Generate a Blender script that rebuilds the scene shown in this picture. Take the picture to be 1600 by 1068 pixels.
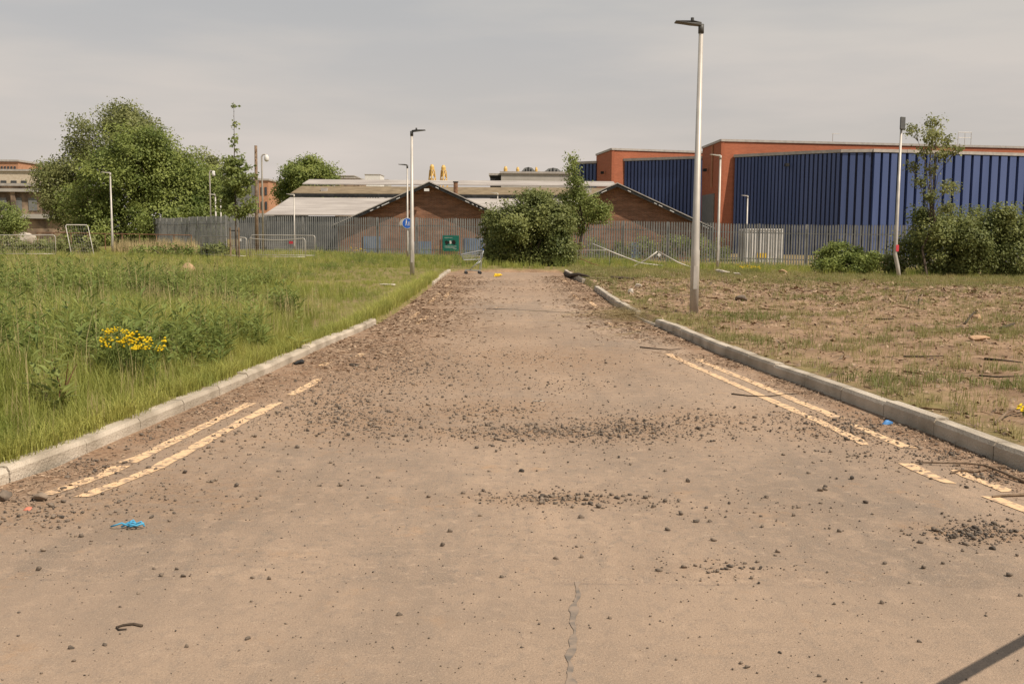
import bpy, math, random
import numpy as np
from mathutils import Vector, Matrix, Euler

SC = bpy.context.scene
for o in list(bpy.data.objects): bpy.data.objects.remove(o)
R = math.radians
# ------------------------------------------------------------------ camera
W0, H0, F = 1600, 1068, 1600.0
CAM_H, PITCH, ROLL = 1.65, math.atan(169 / F), R(0.4)
CAMROT = (Matrix.Rotation(math.pi / 2 - PITCH, 3, 'X') @ Matrix.Rotation(ROLL, 3, 'Z'))
cam = bpy.data.cameras.new('camera'); camo = bpy.data.objects.new('camera', cam)
SC.collection.objects.link(camo); SC.camera = camo
camo.matrix_world = Matrix.Translation((0, 0, CAM_H)) @ CAMROT.to_4x4()
cam.sensor_width = 36; cam.lens = 36 * F / W0; cam.clip_start = 0.05; cam.clip_end = 6000
# ------------------------------------------------------------------ sky, sun, exposure
SUN_EL, SUN_AZ = R(52), R(124)          # azimuth clockwise from +Y: behind the camera, to the right
TOSUN = Vector((math.sin(SUN_AZ) * math.cos(SUN_EL), math.cos(SUN_AZ) * math.cos(SUN_EL), math.sin(SUN_EL)))
wd = bpy.data.worlds.new('World'); SC.world = wd; wd.use_nodes = True
nt = wd.node_tree; nt.nodes.clear()
def wn(t, **k):
    n = nt.nodes.new(t)
    for a, b in k.items(): setattr(n, a, b)
    return n
sky = wn('ShaderNodeTexSky', sky_type='NISHITA'); sky.sun_disc = False
sky.sun_elevation = SUN_EL; sky.sun_rotation = SUN_AZ; sky.dust_density = 3.0; sky.air_density = 1.0
tc = wn('ShaderNodeTexCoord'); sp = wn('ShaderNodeSeparateXYZ'); nt.links.new(tc.outputs['Generated'], sp.inputs[0])
rmp = wn('ShaderNodeValToRGB'); nt.links.new(sp.outputs['Z'], rmp.inputs[0])          # thin high cloud veil, warmer low down
rmp.color_ramp.elements[0].position = 0.0; rmp.color_ramp.elements[0].color = (.60, .53, .485, 1)
rmp.color_ramp.elements[1].position = 0.32; rmp.color_ramp.elements[1].color = (.42, .43, .415, 1)
e = rmp.color_ramp.elements.new(1.0); e.color = (.23, .265, .305, 1)
e = rmp.color_ramp.elements.new(0.12); e.color = (.55, .495, .45, 1)
mp = wn('ShaderNodeMapping'); mp.inputs['Scale'].default_value = (2.2, 2.2, 13); mp.inputs['Rotation'].default_value = (0.06, 0.10, 0)
nt.links.new(tc.outputs['Generated'], mp.inputs[0])
nz = wn('ShaderNodeTexNoise'); nz.inputs['Scale'].default_value = 1.3; nz.inputs['Detail'].default_value = 6; nz.inputs['Roughness'].default_value = .5
nt.links.new(mp.outputs[0], nz.inputs['Vector'])
nr = wn('ShaderNodeMapRange'); nt.links.new(nz.outputs['Fac'], nr.inputs[0])
nr.inputs[1].default_value = .38; nr.inputs[2].default_value = .66; nr.inputs[3].default_value = .78; nr.inputs[4].default_value = .97
vs = wn('ShaderNodeVectorMath', operation='SCALE'); nv = wn('ShaderNodeMapRange'); nt.links.new(nz.outputs['Fac'], nv.inputs[0])
for _i, _v in zip((1, 2, 3, 4), (.35, .65, 9.4, 10.4)): nv.inputs[_i].default_value = _v
nt.links.new(nv.outputs[0], vs.inputs['Scale'])
nt.links.new(rmp.outputs[0], vs.inputs[0])
mx = wn('ShaderNodeMixRGB'); nt.links.new(nr.outputs[0], mx.inputs[0]); nt.links.new(sky.outputs[0], mx.inputs[1]); nt.links.new(vs.outputs[0], mx.inputs[2])
bg = wn('ShaderNodeBackground'); bg.inputs['Strength'].default_value = 0.1; nt.links.new(mx.outputs[0], bg.inputs[0])
wo = wn('ShaderNodeOutputWorld'); nt.links.new(bg.outputs[0], wo.inputs[0])
sl = bpy.data.lights.new('sun', 'SUN'); sl.energy = 4.6; sl.angle = R(0.53); sl.color = (1.0, .89, .75)
so = bpy.data.objects.new('sun', sl); SC.collection.objects.link(so); so.rotation_euler = TOSUN.to_track_quat('Z', 'Y').to_euler()
so.location = (20, -20, 40)
SC.view_settings.view_transform = 'Standard'; SC.view_settings.look = 'None'
SC.view_settings.exposure = 0.25; SC.view_settings.gamma = 1.0; SC.view_settings.use_curve_mapping = False
SC.cycles.max_bounces = 6; SC.cycles.transparent_max_bounces = 12

# ------------------------------------------------------------------ helpers
rng = np.random.default_rng(7); random.seed(7)
COL = SC.collection
def ray(px, py):
    d = CAMROT @ Vector(((px - W0 / 2) / F, -(py - H0 / 2) / F, -1.0)); return d
def P(px, py, Y):
    d = ray(px, py); t = Y / d.y
    return Vector((d.x * t, Y, CAM_H + d.z * t))
def G0(px, py, z=0.0):
    d = ray(px, py); t = (z - CAM_H) / d.z
    return Vector((d.x * t, d.y * t, z))
def tag(o, label=None, cat=None, group=None, kind=None):
    if label: o['label'] = label
    if cat: o['category'] = cat
    if group: o['group'] = group
    if kind: o['kind'] = kind
    return o
def empty(name, loc=(0, 0, 0), rz=0.0):
    o = bpy.data.objects.new(name, None); COL.objects.link(o); o.location = loc; o.rotation_euler = (0, 0, rz); o.empty_display_size = .2
    return o
def link(name, me, parent=None, loc=None, rot=None):
    o = bpy.data.objects.new(name, me); COL.objects.link(o)
    if parent is not None: o.parent = parent
    if loc is not None: o.location = loc
    if rot is not None: o.rotation_euler = rot
    return o
def np_mesh(name, v, tris, m, attrs=None, smooth=False):
    v = np.asarray(v, dtype=np.float32); tris = np.asarray(tris, dtype=np.int32)
    me = bpy.data.meshes.new(name); me.vertices.add(len(v)); me.vertices.foreach_set('co', v.ravel())
    n = tris.shape[1]
    me.loops.add(tris.size); me.loops.foreach_set('vertex_index', tris.ravel())
    me.polygons.add(len(tris)); me.polygons.foreach_set('loop_start', np.arange(0, tris.size, n, dtype=np.int32))
    for k, a in (attrs or {}).items():
        at = me.attributes.new(k, 'FLOAT', 'POINT'); at.data.foreach_set('value', np.asarray(a, dtype=np.float32))
    me.update(calc_edges=True); me.validate()
    if smooth: me.polygons.foreach_set('use_smooth', np.ones(len(tris), dtype=bool))
    if m: me.materials.append(m)
    return me
class MB:
    def __init__(s): s.v = []; s.f = []
    def quad(s, a, b, c, d):
        n = len(s.v); s.v += [tuple(a), tuple(b), tuple(c), tuple(d)]; s.f.append((n, n + 1, n + 2, n + 3)); return s
    def poly(s, pts):
        n = len(s.v); s.v += [tuple(p) for p in pts]; s.f.append(tuple(range(n, n + len(pts)))); return s
    def box(s, c, size, rz=0.0, M=None):
        n = len(s.v); hx, hy, hz = [q / 2 for q in size]
        M3 = M if M is not None else Matrix.Rotation(rz, 3, 'Z')
        for z in (-hz, hz):
            for x, y in ((-hx, -hy), (hx, -hy), (hx, hy), (-hx, hy)):
                s.v.append(tuple(Vector(c) + M3 @ Vector((x, y, z))))
        s.f += [tuple(n + i for i in f) for f in ((3, 2, 1, 0), (4, 5, 6, 7), (0, 1, 5, 4), (1, 2, 6, 5), (2, 3, 7, 6), (3, 0, 4, 7))]
        return s
    def tube(s, path, rad, k=8, caps=True):
        path = [Vector(p) for p in path]
        if not hasattr(rad, '__len__'): rad = [rad] * len(path)
        n0 = len(s.v); prev = None
        for i, p in enumerate(path):
            t = (path[min(i + 1, len(path) - 1)] - path[max(i - 1, 0)]).normalized()
            if prev is None:
                ref = Vector((0, 0, 1)) if abs(t.z) < .9 else Vector((1, 0, 0)); u = t.cross(ref).normalized()
            else:
                u = prev - t * prev.dot(t)
                u = u.normalized() if u.length > 1e-6 else t.orthogonal().normalized()
            prev = u; w = t.cross(u)
            for j in range(k):
                a = 2 * math.pi * j / k; s.v.append(tuple(p + (u * math.cos(a) + w * math.sin(a)) * rad[i]))
        for i in range(len(path) - 1):
            for j in range(k):
                a = n0 + i * k + j; b = n0 + i * k + (j + 1) % k; s.f.append((a, b, b + k, a + k))
        if caps:
            s.f.append(tuple(n0 + j for j in range(k))[::-1]); m = n0 + (len(path) - 1) * k; s.f.append(tuple(m + j for j in range(k)))
        return s
    def prism(s, outline, y0, y1, ax='Y'):
        # outline in (x,z), extruded along y
        n = len(s.v); k = len(outline)
        for y in (y0, y1):
            for (x, z) in outline: s.v.append((x, y, z))
        s.f.append(tuple(range(n, n + k))); s.f.append(tuple(range(n + 2 * k - 1, n + k - 1, -1)))
        for i in range(k):
            j = (i + 1) % k; s.f.append((n + j, n + i, n + k + i, n + k + j))
        return s
    def mesh(s, name, m, smooth=False):
        me = bpy.data.meshes.new(name); me.from_pydata(s.v, [], s.f); me.update()
        if smooth:
            for p in me.polygons: p.use_smooth = True
        if m: me.materials.append(m)
        return me
    def build(s, name, m, parent=None, loc=None, rot=None, smooth=False):
        return link(name, s.mesh(name, m, smooth), parent, loc, rot)
def bevel(o, w=.01, seg=2):
    b = o.modifiers.new('bevel', 'BEVEL'); b.width = w; b.segments = seg; b.limit_method = 'ANGLE'; return o

# ------------------------------------------------------------------ materials
def mat(name, c1, c2=None, rough=.8, scale=3.0, detail=6, bump=0.0, bscale=None, metal=0.0, attr=None, lo=.35, hi=.65, stretch=None, spec=.3, coords='pos'):
    m = bpy.data.materials.new(name); m.use_nodes = True; t = m.node_tree; b = t.nodes['Principled BSDF']
    b.inputs['Roughness'].default_value = rough; b.inputs['Metallic'].default_value = metal
    b.inputs['Specular IOR Level'].default_value = spec
    c2 = c2 or tuple(min(1, x * 1.25) for x in c1)
    if coords == 'pos': g = t.nodes.new('ShaderNodeNewGeometry'); vec = g.outputs['Position']
    else: g = t.nodes.new('ShaderNodeTexCoord'); vec = g.outputs['Object']
    if stretch:
        mp_ = t.nodes.new('ShaderNodeMapping'); mp_.inputs['Scale'].default_value = stretch; t.links.new(vec, mp_.inputs[0]); vec = mp_.outputs[0]
    n = t.nodes.new('ShaderNodeTexNoise'); n.inputs['Scale'].default_value = scale; n.inputs['Detail'].default_value = detail; t.links.new(vec, n.inputs['Vector'])
    r = t.nodes.new('ShaderNodeMapRange'); r.inputs[1].default_value = lo; r.inputs[2].default_value = hi
    t.links.new(n.outputs['Fac'], r.inputs[0]); fac = r.outputs[0]
    if attr:
        a = t.nodes.new('ShaderNodeAttribute'); a.attribute_name = attr
        md = t.nodes.new('ShaderNodeMath'); md.operation = 'MULTIPLY_ADD'; md.inputs[1].default_value = .55
        sc_ = t.nodes.new('ShaderNodeMath'); sc_.operation = 'MULTIPLY'; sc_.inputs[1].default_value = .45; t.links.new(fac, sc_.inputs[0])
        t.links.new(a.outputs['Fac'], md.inputs[0]); t.links.new(sc_.outputs[0], md.inputs[2]); fac = md.outputs[0]
    mx_ = t.nodes.new('ShaderNodeMixRGB'); mx_.inputs[1].default_value = (*c1, 1); mx_.inputs[2].default_value = (*c2, 1)
    t.links.new(fac, mx_.inputs[0]); t.links.new(mx_.outputs[0], b.inputs['Base Color'])
    if bump:
        n2 = t.nodes.new('ShaderNodeTexNoise'); n2.inputs['Scale'].default_value = bscale or scale * 6; n2.inputs['Detail'].default_value = 6; t.links.new(vec, n2.inputs['Vector'])
        bm_ = t.nodes.new('ShaderNodeBump'); bm_.inputs['Strength'].default_value = bump; bm_.inputs['Distance'].default_value = .02
        t.links.new(n2.outputs['Fac'], bm_.inputs['Height']); t.links.new(bm_.outputs[0], b.inputs['Normal'])
    return m
def leafmat(name, c1, c2, trans=.28, rough=.55):
    m = mat(name, c1, c2, rough=rough, scale=.8, attr='tone', spec=.25); t = m.node_tree; b = t.nodes['Principled BSDF']
    out = t.nodes['Material Output']; tr = t.nodes.new('ShaderNodeBsdfTranslucent'); ms = t.nodes.new('ShaderNodeMixShader'); ms.inputs[0].default_value = trans
    src = b.inputs['Base Color'].links[0].from_socket
    hs = t.nodes.new('ShaderNodeHueSaturation'); hs.inputs['Value'].default_value = 1.25; hs.inputs['Hue'].default_value = .49; t.links.new(src, hs.inputs['Color'])
    t.links.new(hs.outputs[0], tr.inputs[0]); t.links.new(b.outputs[0], ms.inputs[1]); t.links.new(tr.outputs[0], ms.inputs[2]); t.links.new(ms.outputs[0], out.inputs[0])
    return m
def brickmat(name, c1, c2, mortar, bw=.225, bh=.075, band=.75):
    m = mat(name, c1, c2, rough=.9, scale=1.2); t = m.node_tree; b = t.nodes['Principled BSDF']
    tcn = t.nodes.new('ShaderNodeTexCoord'); s_ = t.nodes.new('ShaderNodeSeparateXYZ'); cx = t.nodes.new('ShaderNodeCombineXYZ')
    t.links.new(tcn.outputs['Object'], s_.inputs[0])
    ad = t.nodes.new('ShaderNodeMath'); ad.operation = 'ADD'; t.links.new(s_.outputs['X'], ad.inputs[0]); t.links.new(s_.outputs['Y'], ad.inputs[1])
    t.links.new(ad.outputs[0], cx.inputs[0]); t.links.new(s_.outputs['Z'], cx.inputs[1])
    br = t.nodes.new('ShaderNodeTexBrick'); br.inputs['Scale'].default_value = 1.0; br.inputs['Brick Width'].default_value = bw; br.inputs['Row Height'].default_value = bh
    br.inputs['Mortar Size'].default_value = .008; br.inputs['Mortar'].default_value = (*mortar, 1); br.inputs['Color1'].default_value = (*c1, 1); br.inputs['Color2'].default_value = (*c2, 1)
    t.links.new(cx.outputs[0], br.inputs['Vector'])
    old = b.inputs['Base Color'].links[0].from_socket
    mx_ = t.nodes.new('ShaderNodeMixRGB'); mx_.blend_type = 'MULTIPLY'; mx_.inputs[0].default_value = band
    n = t.nodes.new('ShaderNodeTexNoise'); n.inputs['Scale'].default_value = .9; n.inputs['Detail'].default_value = 8; n.inputs['Roughness'].default_value = .65; mpn = t.nodes.new('ShaderNodeMapping'); mpn.inputs['Scale'].default_value = (.8, 5.5, 1); t.links.new(cx.outputs[0], mpn.inputs[0]); t.links.new(mpn.outputs[0], n.inputs['Vector'])
    rr = t.nodes.new('ShaderNodeMapRange'); rr.inputs[1].default_value = .3; rr.inputs[2].default_value = .7; rr.inputs[3].default_value = .45; rr.inputs[4].default_value = 1.3; t.links.new(n.outputs['Fac'], rr.inputs[0])
    t.links.new(br.outputs['Color'], mx_.inputs[1]); t.links.new(rr.outputs[0], mx_.inputs[2]); t.links.new(mx_.outputs[0], b.inputs['Base Color'])
    bp = t.nodes.new('ShaderNodeBump'); bp.inputs['Strength'].default_value = .5; bp.inputs['Distance'].default_value = .01; bp.invert = True
    t.links.new(br.outputs['Fac'], bp.inputs['Height']); t.links.new(bp.outputs[0], b.inputs['Normal'])
    return m
M = {}
M['kerb'] = mat('kerb_concrete', (.27, .225, .17), (.50, .43, .345), rough=.92, scale=2.2, detail=10, lo=.3, hi=.62, bump=.6, bscale=50)
M['paint'] = mat('yellow_line_paint', (.31, .22, .155), (.68, .46, .27), rough=.85, scale=14, detail=10, lo=.38, hi=.52)
M['galv'] = mat('galvanised_steel', (.40, .37, .33), (.52, .48, .43), rough=.5, scale=2, metal=.25, spec=.4)
M['galvdark'] = mat('weathered_palisade', (.17, .175, .172), (.26, .26, .25), rough=.6, scale=1.5, metal=.2)
M['galvpost'] = mat('palisade_post_steel', (.22, .22, .21), (.32, .31, .29), rough=.55, scale=1.5, metal=.2)
M['darkhead'] = mat('lamp_head_grey', (.05, .05, .048), (.09, .088, .08), rough=.5)
M['palehead'] = mat('lamp_head_pale', (.40, .37, .33), (.5, .47, .42), rough=.5)
M['white'] = mat('white_paint', (.62, .60, .57), (.75, .73, .70), rough=.6, scale=2)
M['stone'] = mat('dark_stone', (.045, .040, .036), (.28, .215, .16), rough=.9, scale=9, attr='tone', bump=.4, bscale=60)
M['palestone'] = mat('pale_stone', (.38, .33, .27), (.55, .49, .42), rough=.9, scale=4, bump=.5, bscale=25)
M['sandstone'] = mat('sandstone', (.36, .22, .13), (.46, .30, .18), rough=.9, scale=4, bump=.5, bscale=25)
M['wood'] = mat('weathered_wood', (.13, .085, .055), (.25, .18, .12), rough=.9, scale=5, bump=.5, bscale=40)
M['darkwood'] = mat('dark_wood', (.035, .026, .02), (.09, .065, .045), rough=.9, scale=6, bump=.5, bscale=40)
M['chip'] = mat('leaf_litter', (.075, .043, .026), (.46, .33, .225), rough=.95, scale=9, attr='tone')
M['straw'] = mat('straw', (.29, .225, .105), (.50, .41, .22), rough=.9, scale=5, attr='tone')
M['bark'] = mat('bark', (.055, .042, .03), (.13, .10, .075), rough=.95, scale=6, bump=.6, bscale=30)
M['grass'] = leafmat('meadow_grass', (.155, .21, .038), (.46, .44, .12), .42)
M['weed'] = leafmat('weed_leaf', (.12, .17, .045), (.29, .33, .095), .42)
M['thin'] = leafmat('sparse_grass', (.13, .165, .04), (.36, .30, .13), .4)
M['leaf'] = leafmat('broad_leaf', (.085, .125, .026), (.34, .38, .105), .34)
M['leafd'] = leafmat('dark_leaf', (.08, .105, .03), (.31, .33, .115), .36)
M['leafb'] = leafmat('birch_leaf', (.11, .13, .04), (.33, .34, .135), .4)
M['leafl'] = leafmat('light_leaf', (.13, .17, .045), (.32, .36, .115), .42)
M['flower'] = mat('yellow_petals', (.74, .54, .015), (.85, .66, .04), rough=.7)
M['brick'] = brickmat('shed_brick', (.30, .135, .075), (.19, .085, .05), (.30, .22, .16))
M['redbrick'] = brickmat('orange_brick', (.43, .125, .06), (.37, .105, .052), (.36, .19, .12), band=.25)
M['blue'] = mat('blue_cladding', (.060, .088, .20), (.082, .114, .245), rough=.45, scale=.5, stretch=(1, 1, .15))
M['blueshade'] = mat('blue_recess_shade', (.018, .023, .055), (.026, .032, .072), rough=.6)  # shade between the panels painted in as a darker navy
M['coping'] = mat('grey_coping', (.34, .31, .28), (.44, .40, .36), rough=.5)
M['roofpale'] = mat('fibre_cement_roof', (.30, .265, .24), (.42, .38, .345), rough=.85, scale=1.1, stretch=(.35, 1, 1), bump=.2)
M['roofbrown'] = mat('mossy_roof', (.17, .125, .075), (.25, .19, .12), rough=.95, scale=1.4)
M['slate'] = mat('slate_grey_sheet', (.05, .053, .055), (.075, .078, .08), rough=.7)
M['black'] = mat('black_trim', (.012, .012, .012), (.03, .03, .03), rough=.7)
M['bluedoor'] = mat('blue_door_paint', (.10, .15, .25), (.14, .20, .31), rough=.6, scale=2)
M['greydoor'] = mat('grey_shutter', (.15, .155, .15), (.20, .20, .19), rough=.6)
M['greensign'] = mat('green_sign', (.012, .13, .10), (.018, .17, .13), rough=.5)
M['bluesign'] = mat('blue_sign', (.02, .10, .45), (.03, .13, .5), rough=.4)
M['cream'] = mat('cream_render', (.50, .42, .32), (.58, .50, .40), rough=.9)
M['orange'] = mat('orange_render', (.40, .20, .11), (.47, .25, .15), rough=.9)
M['rubblewall'] = mat('soot_stone', (.13, .095, .07), (.33, .24, .165), rough=.95, scale=.8, detail=10, lo=.4, hi=.6)
M['greyconc'] = mat('pale_concrete', (.36, .335, .30), (.45, .42, .38), rough=.9, scale=.6)
M['glass'] = mat('dark_glass', (.03, .035, .04), (.05, .055, .06), rough=.15, spec=.6)
M['yellow'] = mat('yellow_steel', (.58, .37, .10), (.66, .44, .15), rough=.5)
M['rope'] = mat('blue_rope', (.05, .26, .45), (.09, .36, .55), rough=.8, scale=30)
M['bluelitter'] = mat('blue_plastic', (.06, .20, .48), (.12, .3, .6), rough=.4, scale=20)
M['redlitter'] = mat('red_brick_piece', (.48, .16, .10), (.58, .22, .15), rough=.9, scale=20)
M['red'] = mat('red_label', (.55, .04, .06), (.65, .07, .09), rough=.6)
M['plasticyellow'] = mat('yellow_plastic', (.72, .46, .02), (.82, .58, .08), rough=.5)
M['rust'] = mat('rusty_steel', (.13, .065, .035), (.24, .13, .075), rough=.9, scale=8)
M['chrome'] = mat('trolley_wire', (.32, .33, .34), (.42, .43, .44), rough=.4, metal=.6, spec=.5)
M['rubber'] = mat('black_rubber', (.02, .02, .02), (.035, .035, .035), rough=.8)
M['tarpatch'] = mat('grey_tar_seal', (.15, .128, .108), (.27, .205, .155), rough=.95, scale=12, lo=.40, hi=.58)

# road: dusty asphalt, browner where litter gathers (attribute dirt)
SEAM_Y = float(G0(900, 909).y)
def roadmat():
    m = bpy.data.materials.new('dusty_asphalt'); m.use_nodes = True; t = m.node_tree; b = t.nodes['Principled BSDF']
    b.inputs['Roughness'].default_value = .92; b.inputs['Specular IOR Level'].default_value = .2
    g = t.nodes.new('ShaderNodeNewGeometry')
    def noise(s, d=8, r=.6, st=None):
        n = t.nodes.new('ShaderNodeTexNoise'); n.inputs['Scale'].default_value = s; n.inputs['Detail'].default_value = d; n.inputs['Roughness'].default_value = r
        if st:
            q = t.nodes.new('ShaderNodeMapping'); q.inputs['Scale'].default_value = st; t.links.new(g.outputs['Position'], q.inputs[0]); t.links.new(q.outputs[0], n.inputs['Vector'])
        else: t.links.new(g.outputs['Position'], n.inputs['Vector'])
        return n.outputs['Fac']
    def rng_(s, a, b_, c=0., d=1.):
        r = t.nodes.new('ShaderNodeMapRange'); t.links.new(s, r.inputs[0])
        for i, x in zip((1, 2, 3, 4), (a, b_, c, d)): r.inputs[i].default_value = x
        return r.outputs[0]
    def mix(f, a, b_):
        n = t.nodes.new('ShaderNodeMixRGB')
        for s, x in ((n.inputs[0], f), (n.inputs[1], a), (n.inputs[2], b_)):
            if isinstance(x, tuple): s.default_value = (*x, 1)
            elif isinstance(x, float): s.default_value = x
            else: t.links.new(x, s)
        return n.outputs[0]
    def mul(a, b_):
        n = t.nodes.new('ShaderNodeMath'); n.operation = 'MULTIPLY'; n.use_clamp = True
        for s, x in ((n.inputs[0], a), (n.inputs[1], b_)):
            if isinstance(x, float): s.default_value = x
            else: t.links.new(x, s)
        return n.outputs[0]
    c = mix(rng_(noise(.55, 6, .6, (1.0, .45, 1)), .38, .62), (.25, .186, .137), (.385, .275, .194))
    c = mix(mul(rng_(noise(.9, 8, .65, (.5, 1.0, 1)), .54, .66), .5), c, (.215, .172, .136))
    c = mix(mul(rng_(noise(1.0, 7, .6, (2.6, .13, 1)), .50, .66), .45), c, (.20, .158, .122))                # worn wheel tracks
    c = mix(mul(rng_(noise(5.0, 8, .65, (1, .6, 1)), .50, .68), .55), c, (.42, .30, .21))          # dust films
    c = mix(mul(rng_(noise(2.2, 8, .7), .58, .70), .6), c, (.37, .225, .125))                         # sandy stains
    c = mix(mul(rng_(noise(16, 7, .72, (1, .7, 1)), .50, .62), .55), c, (.205, .163, .13))                     # bare grey asphalt between the dust
    c = mix(mul(rng_(noise(11, 8, .75, (.8, 1, 1)), .55, .66), .6), c, (.46, .335, .24))
    c = mix(mul(rng_(noise(75, 4, .7), .54, .68), .8), c, (.15, .118, .095))                          # exposed aggregate
    c = mix(mul(rng_(noise(120, 3, .6), .57, .68), .75), c, (.50, .40, .30))
    sx = t.nodes.new('ShaderNodeSeparateXYZ'); t.links.new(g.outputs['Position'], sx.inputs[0])
    wob = t.nodes.new('ShaderNodeMath'); wob.operation = 'MULTIPLY_ADD'; wob.inputs[1].default_value = .16; t.links.new(noise(4, 6, .7), wob.inputs[0]); t.links.new(sx.outputs['Y'], wob.inputs[2])
    seam = rng_(wob.outputs[0], SEAM_Y + .06, SEAM_Y + .04); c = mix(mul(seam, .35), c, (.33, .242, .175))
    ln = mul(rng_(wob.outputs[0], SEAM_Y + .03, SEAM_Y + .05), rng_(wob.outputs[0], SEAM_Y + .075, SEAM_Y + .055)); ln = mul(ln, rng_(sx.outputs['X'], .1, .35)); c = mix(mul(mul(ln, rng_(noise(2.5, 5, .6), .42, .58)), .35), c, (.15, .12, .10))
    a = t.nodes.new('ShaderNodeAttribute'); a.attribute_name = 'dirt'
    a2 = t.nodes.new('ShaderNodeAttribute'); a2.attribute_name = 'sand'
    c = mix(mul(a2.outputs['Fac'], rng_(noise(9.0, 8, .7), .34, .6)), c, mix(rng_(noise(40, 5, .7), .4, .6), (.19, .125, .08), (.36, .23, .14)))
    d = mul(a.outputs['Fac'], rng_(noise(3.0, 8, .7), .28, .58))
    c = mix(d, c, mix(rng_(noise(26, 6, .7), .35, .65), (.17, .10, .062), (.35, .225, .14)))
    t.links.new(c, b.inputs['Base Color'])
    bp = t.nodes.new('ShaderNodeBump'); bp.inputs['Strength'].default_value = .8; bp.inputs['Distance'].default_value = .008
    t.links.new(noise(90, 6, .7), bp.inputs['Height'])
    t.links.new(bp.outputs[0], b.inputs['Normal'])
    return m
M['road'] = roadmat()
def groundmat():
    m = bpy.data.materials.new('soil_and_turf'); m.use_nodes = True; t = m.node_tree; b = t.nodes['Principled BSDF']
    b.inputs['Roughness'].default_value = .97; b.inputs['Specular IOR Level'].default_value = .1
    g = t.nodes.new('ShaderNodeNewGeometry')
    def noise(s, d=8, r=.6):
        n = t.nodes.new('ShaderNodeTexNoise'); n.inputs['Scale'].default_value = s; n.inputs['Detail'].default_value = d; n.inputs['Roughness'].default_value = r
        t.links.new(g.outputs['Position'], n.inputs['Vector']); return n.outputs['Fac']
    def rg(s, a, b_):
        r = t.nodes.new('ShaderNodeMapRange'); t.links.new(s, r.inputs[0]); r.inputs[1].default_value = a; r.inputs[2].default_value = b_; return r.outputs[0]
    def mix(f, a, b_):
        n = t.nodes.new('ShaderNodeMixRGB')
        for s, x in ((n.inputs[0], f), (n.inputs[1], a), (n.inputs[2], b_)):
            if isinstance(x, tuple): s.default_value = (*x, 1)
            else: t.links.new(x, s)
        return n.outputs[0]
    soil = mix(rg(noise(1.7), .36, .62), (.205, .132, .082), (.335, .222, .14))
    soil = mix(rg(noise(22, 6, .7), .5, .72), soil, (.13, .082, .052))
    soil = mix(rg(noise(60, 3, .6), .62, .72), soil, (.45, .34, .24))
    turf = mix(rg(noise(9, 8, .7), .35, .65), (.11, .11, .032), (.26, .205, .09))
    a = t.nodes.new('ShaderNodeAttribute'); a.attribute_name = 'turf'
    ad = t.nodes.new('ShaderNodeMath'); ad.operation = 'ADD'; t.links.new(a.outputs['Fac'], ad.inputs[0]); t.links.new(noise(.8, 8, .65), ad.inputs[1])
    c = mix(rg(ad.outputs[0], .86, 1.14), soil, turf)
    t.links.new(c, b.inputs['Base Color'])
    bp = t.nodes.new('ShaderNodeBump'); bp.inputs['Strength'].default_value = .6; bp.inputs['Distance'].default_value = .015; t.links.new(noise(14, 8, .7), bp.inputs['Height']); t.links.new(bp.outputs[0], b.inputs['Normal'])
    return m
M['ground'] = groundmat()

# ------------------------------------------------------------------ road plan, terrain
def plan(pix):
    pts = [G0(x, y) for x, y in pix]; pts.sort(key=lambda p: p.y)
    return np.array([p.y for p in pts]), np.array([p.x for p in pts])
LY, LX = plan([(0, 766), (53, 741), (147, 700), (222, 672), (303, 637), (356, 611), (406, 590), (459, 565), (497, 546), (586, 509), (617, 490), (640, 474), (676, 446), (699, 428)])
RY, RX = plan([(1600, 734), (1521, 704), (1435, 672), (1330, 629), (1240, 599), (1172, 572), (1106, 547), (1050, 519), (997, 501), (978, 488), (959, 477), (920, 447), (888, 431)])
YEND = float(G0(790, 425).y)
def smooth_curve(ys, xs, flare):
    yy = np.arange(7.0, YEND + 1.01, .25); xx = np.interp(yy, ys, xs)
    k = np.ones(13) / 13; xp = np.pad(xx, 6, mode='edge'); xs2 = np.convolve(xp, k, 'valid')
    ny = np.array([-60, -8, 0, 1.5, 3, 4.5, 5.8]); nx = xs2[0] + flare * np.array([40, 40, 22, 9, 3.2, 1.1, .3])
    return np.concatenate([ny, yy]), np.concatenate([nx, xs2])
LY, LX = smooth_curve(LY, LX, -1); RY, RX = smooth_curve(RY, RX, 1)
xL = lambda y: np.interp(y, LY, LX); xR = lambda y: np.interp(y, RY, RX)
def sst(a, b, x):
    t = np.clip((x - a) / (b - a), 0, 1); return t * t * (3 - 2 * t)
def terrain(x, y):
    """height of the verge / field, road corridor excluded"""
    x = np.asarray(x, float); y = np.asarray(y, float)
    l = xL(np.minimum(y, YEND)); r = xR(np.minimum(y, YEND))
    left = .10 + .15 * sst(0, 16, l - x) * sst(4, 30, y)
    right = .125 - .24 * sst(0, 16, x - r) * sst(12, 50, y)
    t = sst(0, 1, (x - l) / np.maximum(r - l, .1)); z = left * (1 - t) + right * t
    z = z + sst(YEND, YEND + 8, y) * (.04 - .09 * t)
    d = np.minimum(np.abs(x - l), np.abs(x - r)); amp = sst(.15, 2.5, np.where((x < l) | (x > r) | (y > YEND), d, 0))
    amp = np.where(y > 110, 0, amp) * np.where(x > r, .45, 1.0)
    bump = .035 * np.sin(1.7 * x + .6 * y) * np.sin(1.3 * y - .8 * x) + .03 * np.sin(3.9 * x + 1.1) * np.sin(3.1 * y + .4 * x) + .014 * np.sin(8.3 * x + 2.0 * y) * np.sin(7.7 * y - 1.5 * x)
    return z + amp * bump
def hz(x, y): return float(terrain(x, y))
def onroad(x, y): return bool((y < YEND) and (xL(y) < x < xR(y)))
def gz(x, y): return 0.0 if onroad(x, y) else hz(x, y)
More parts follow.
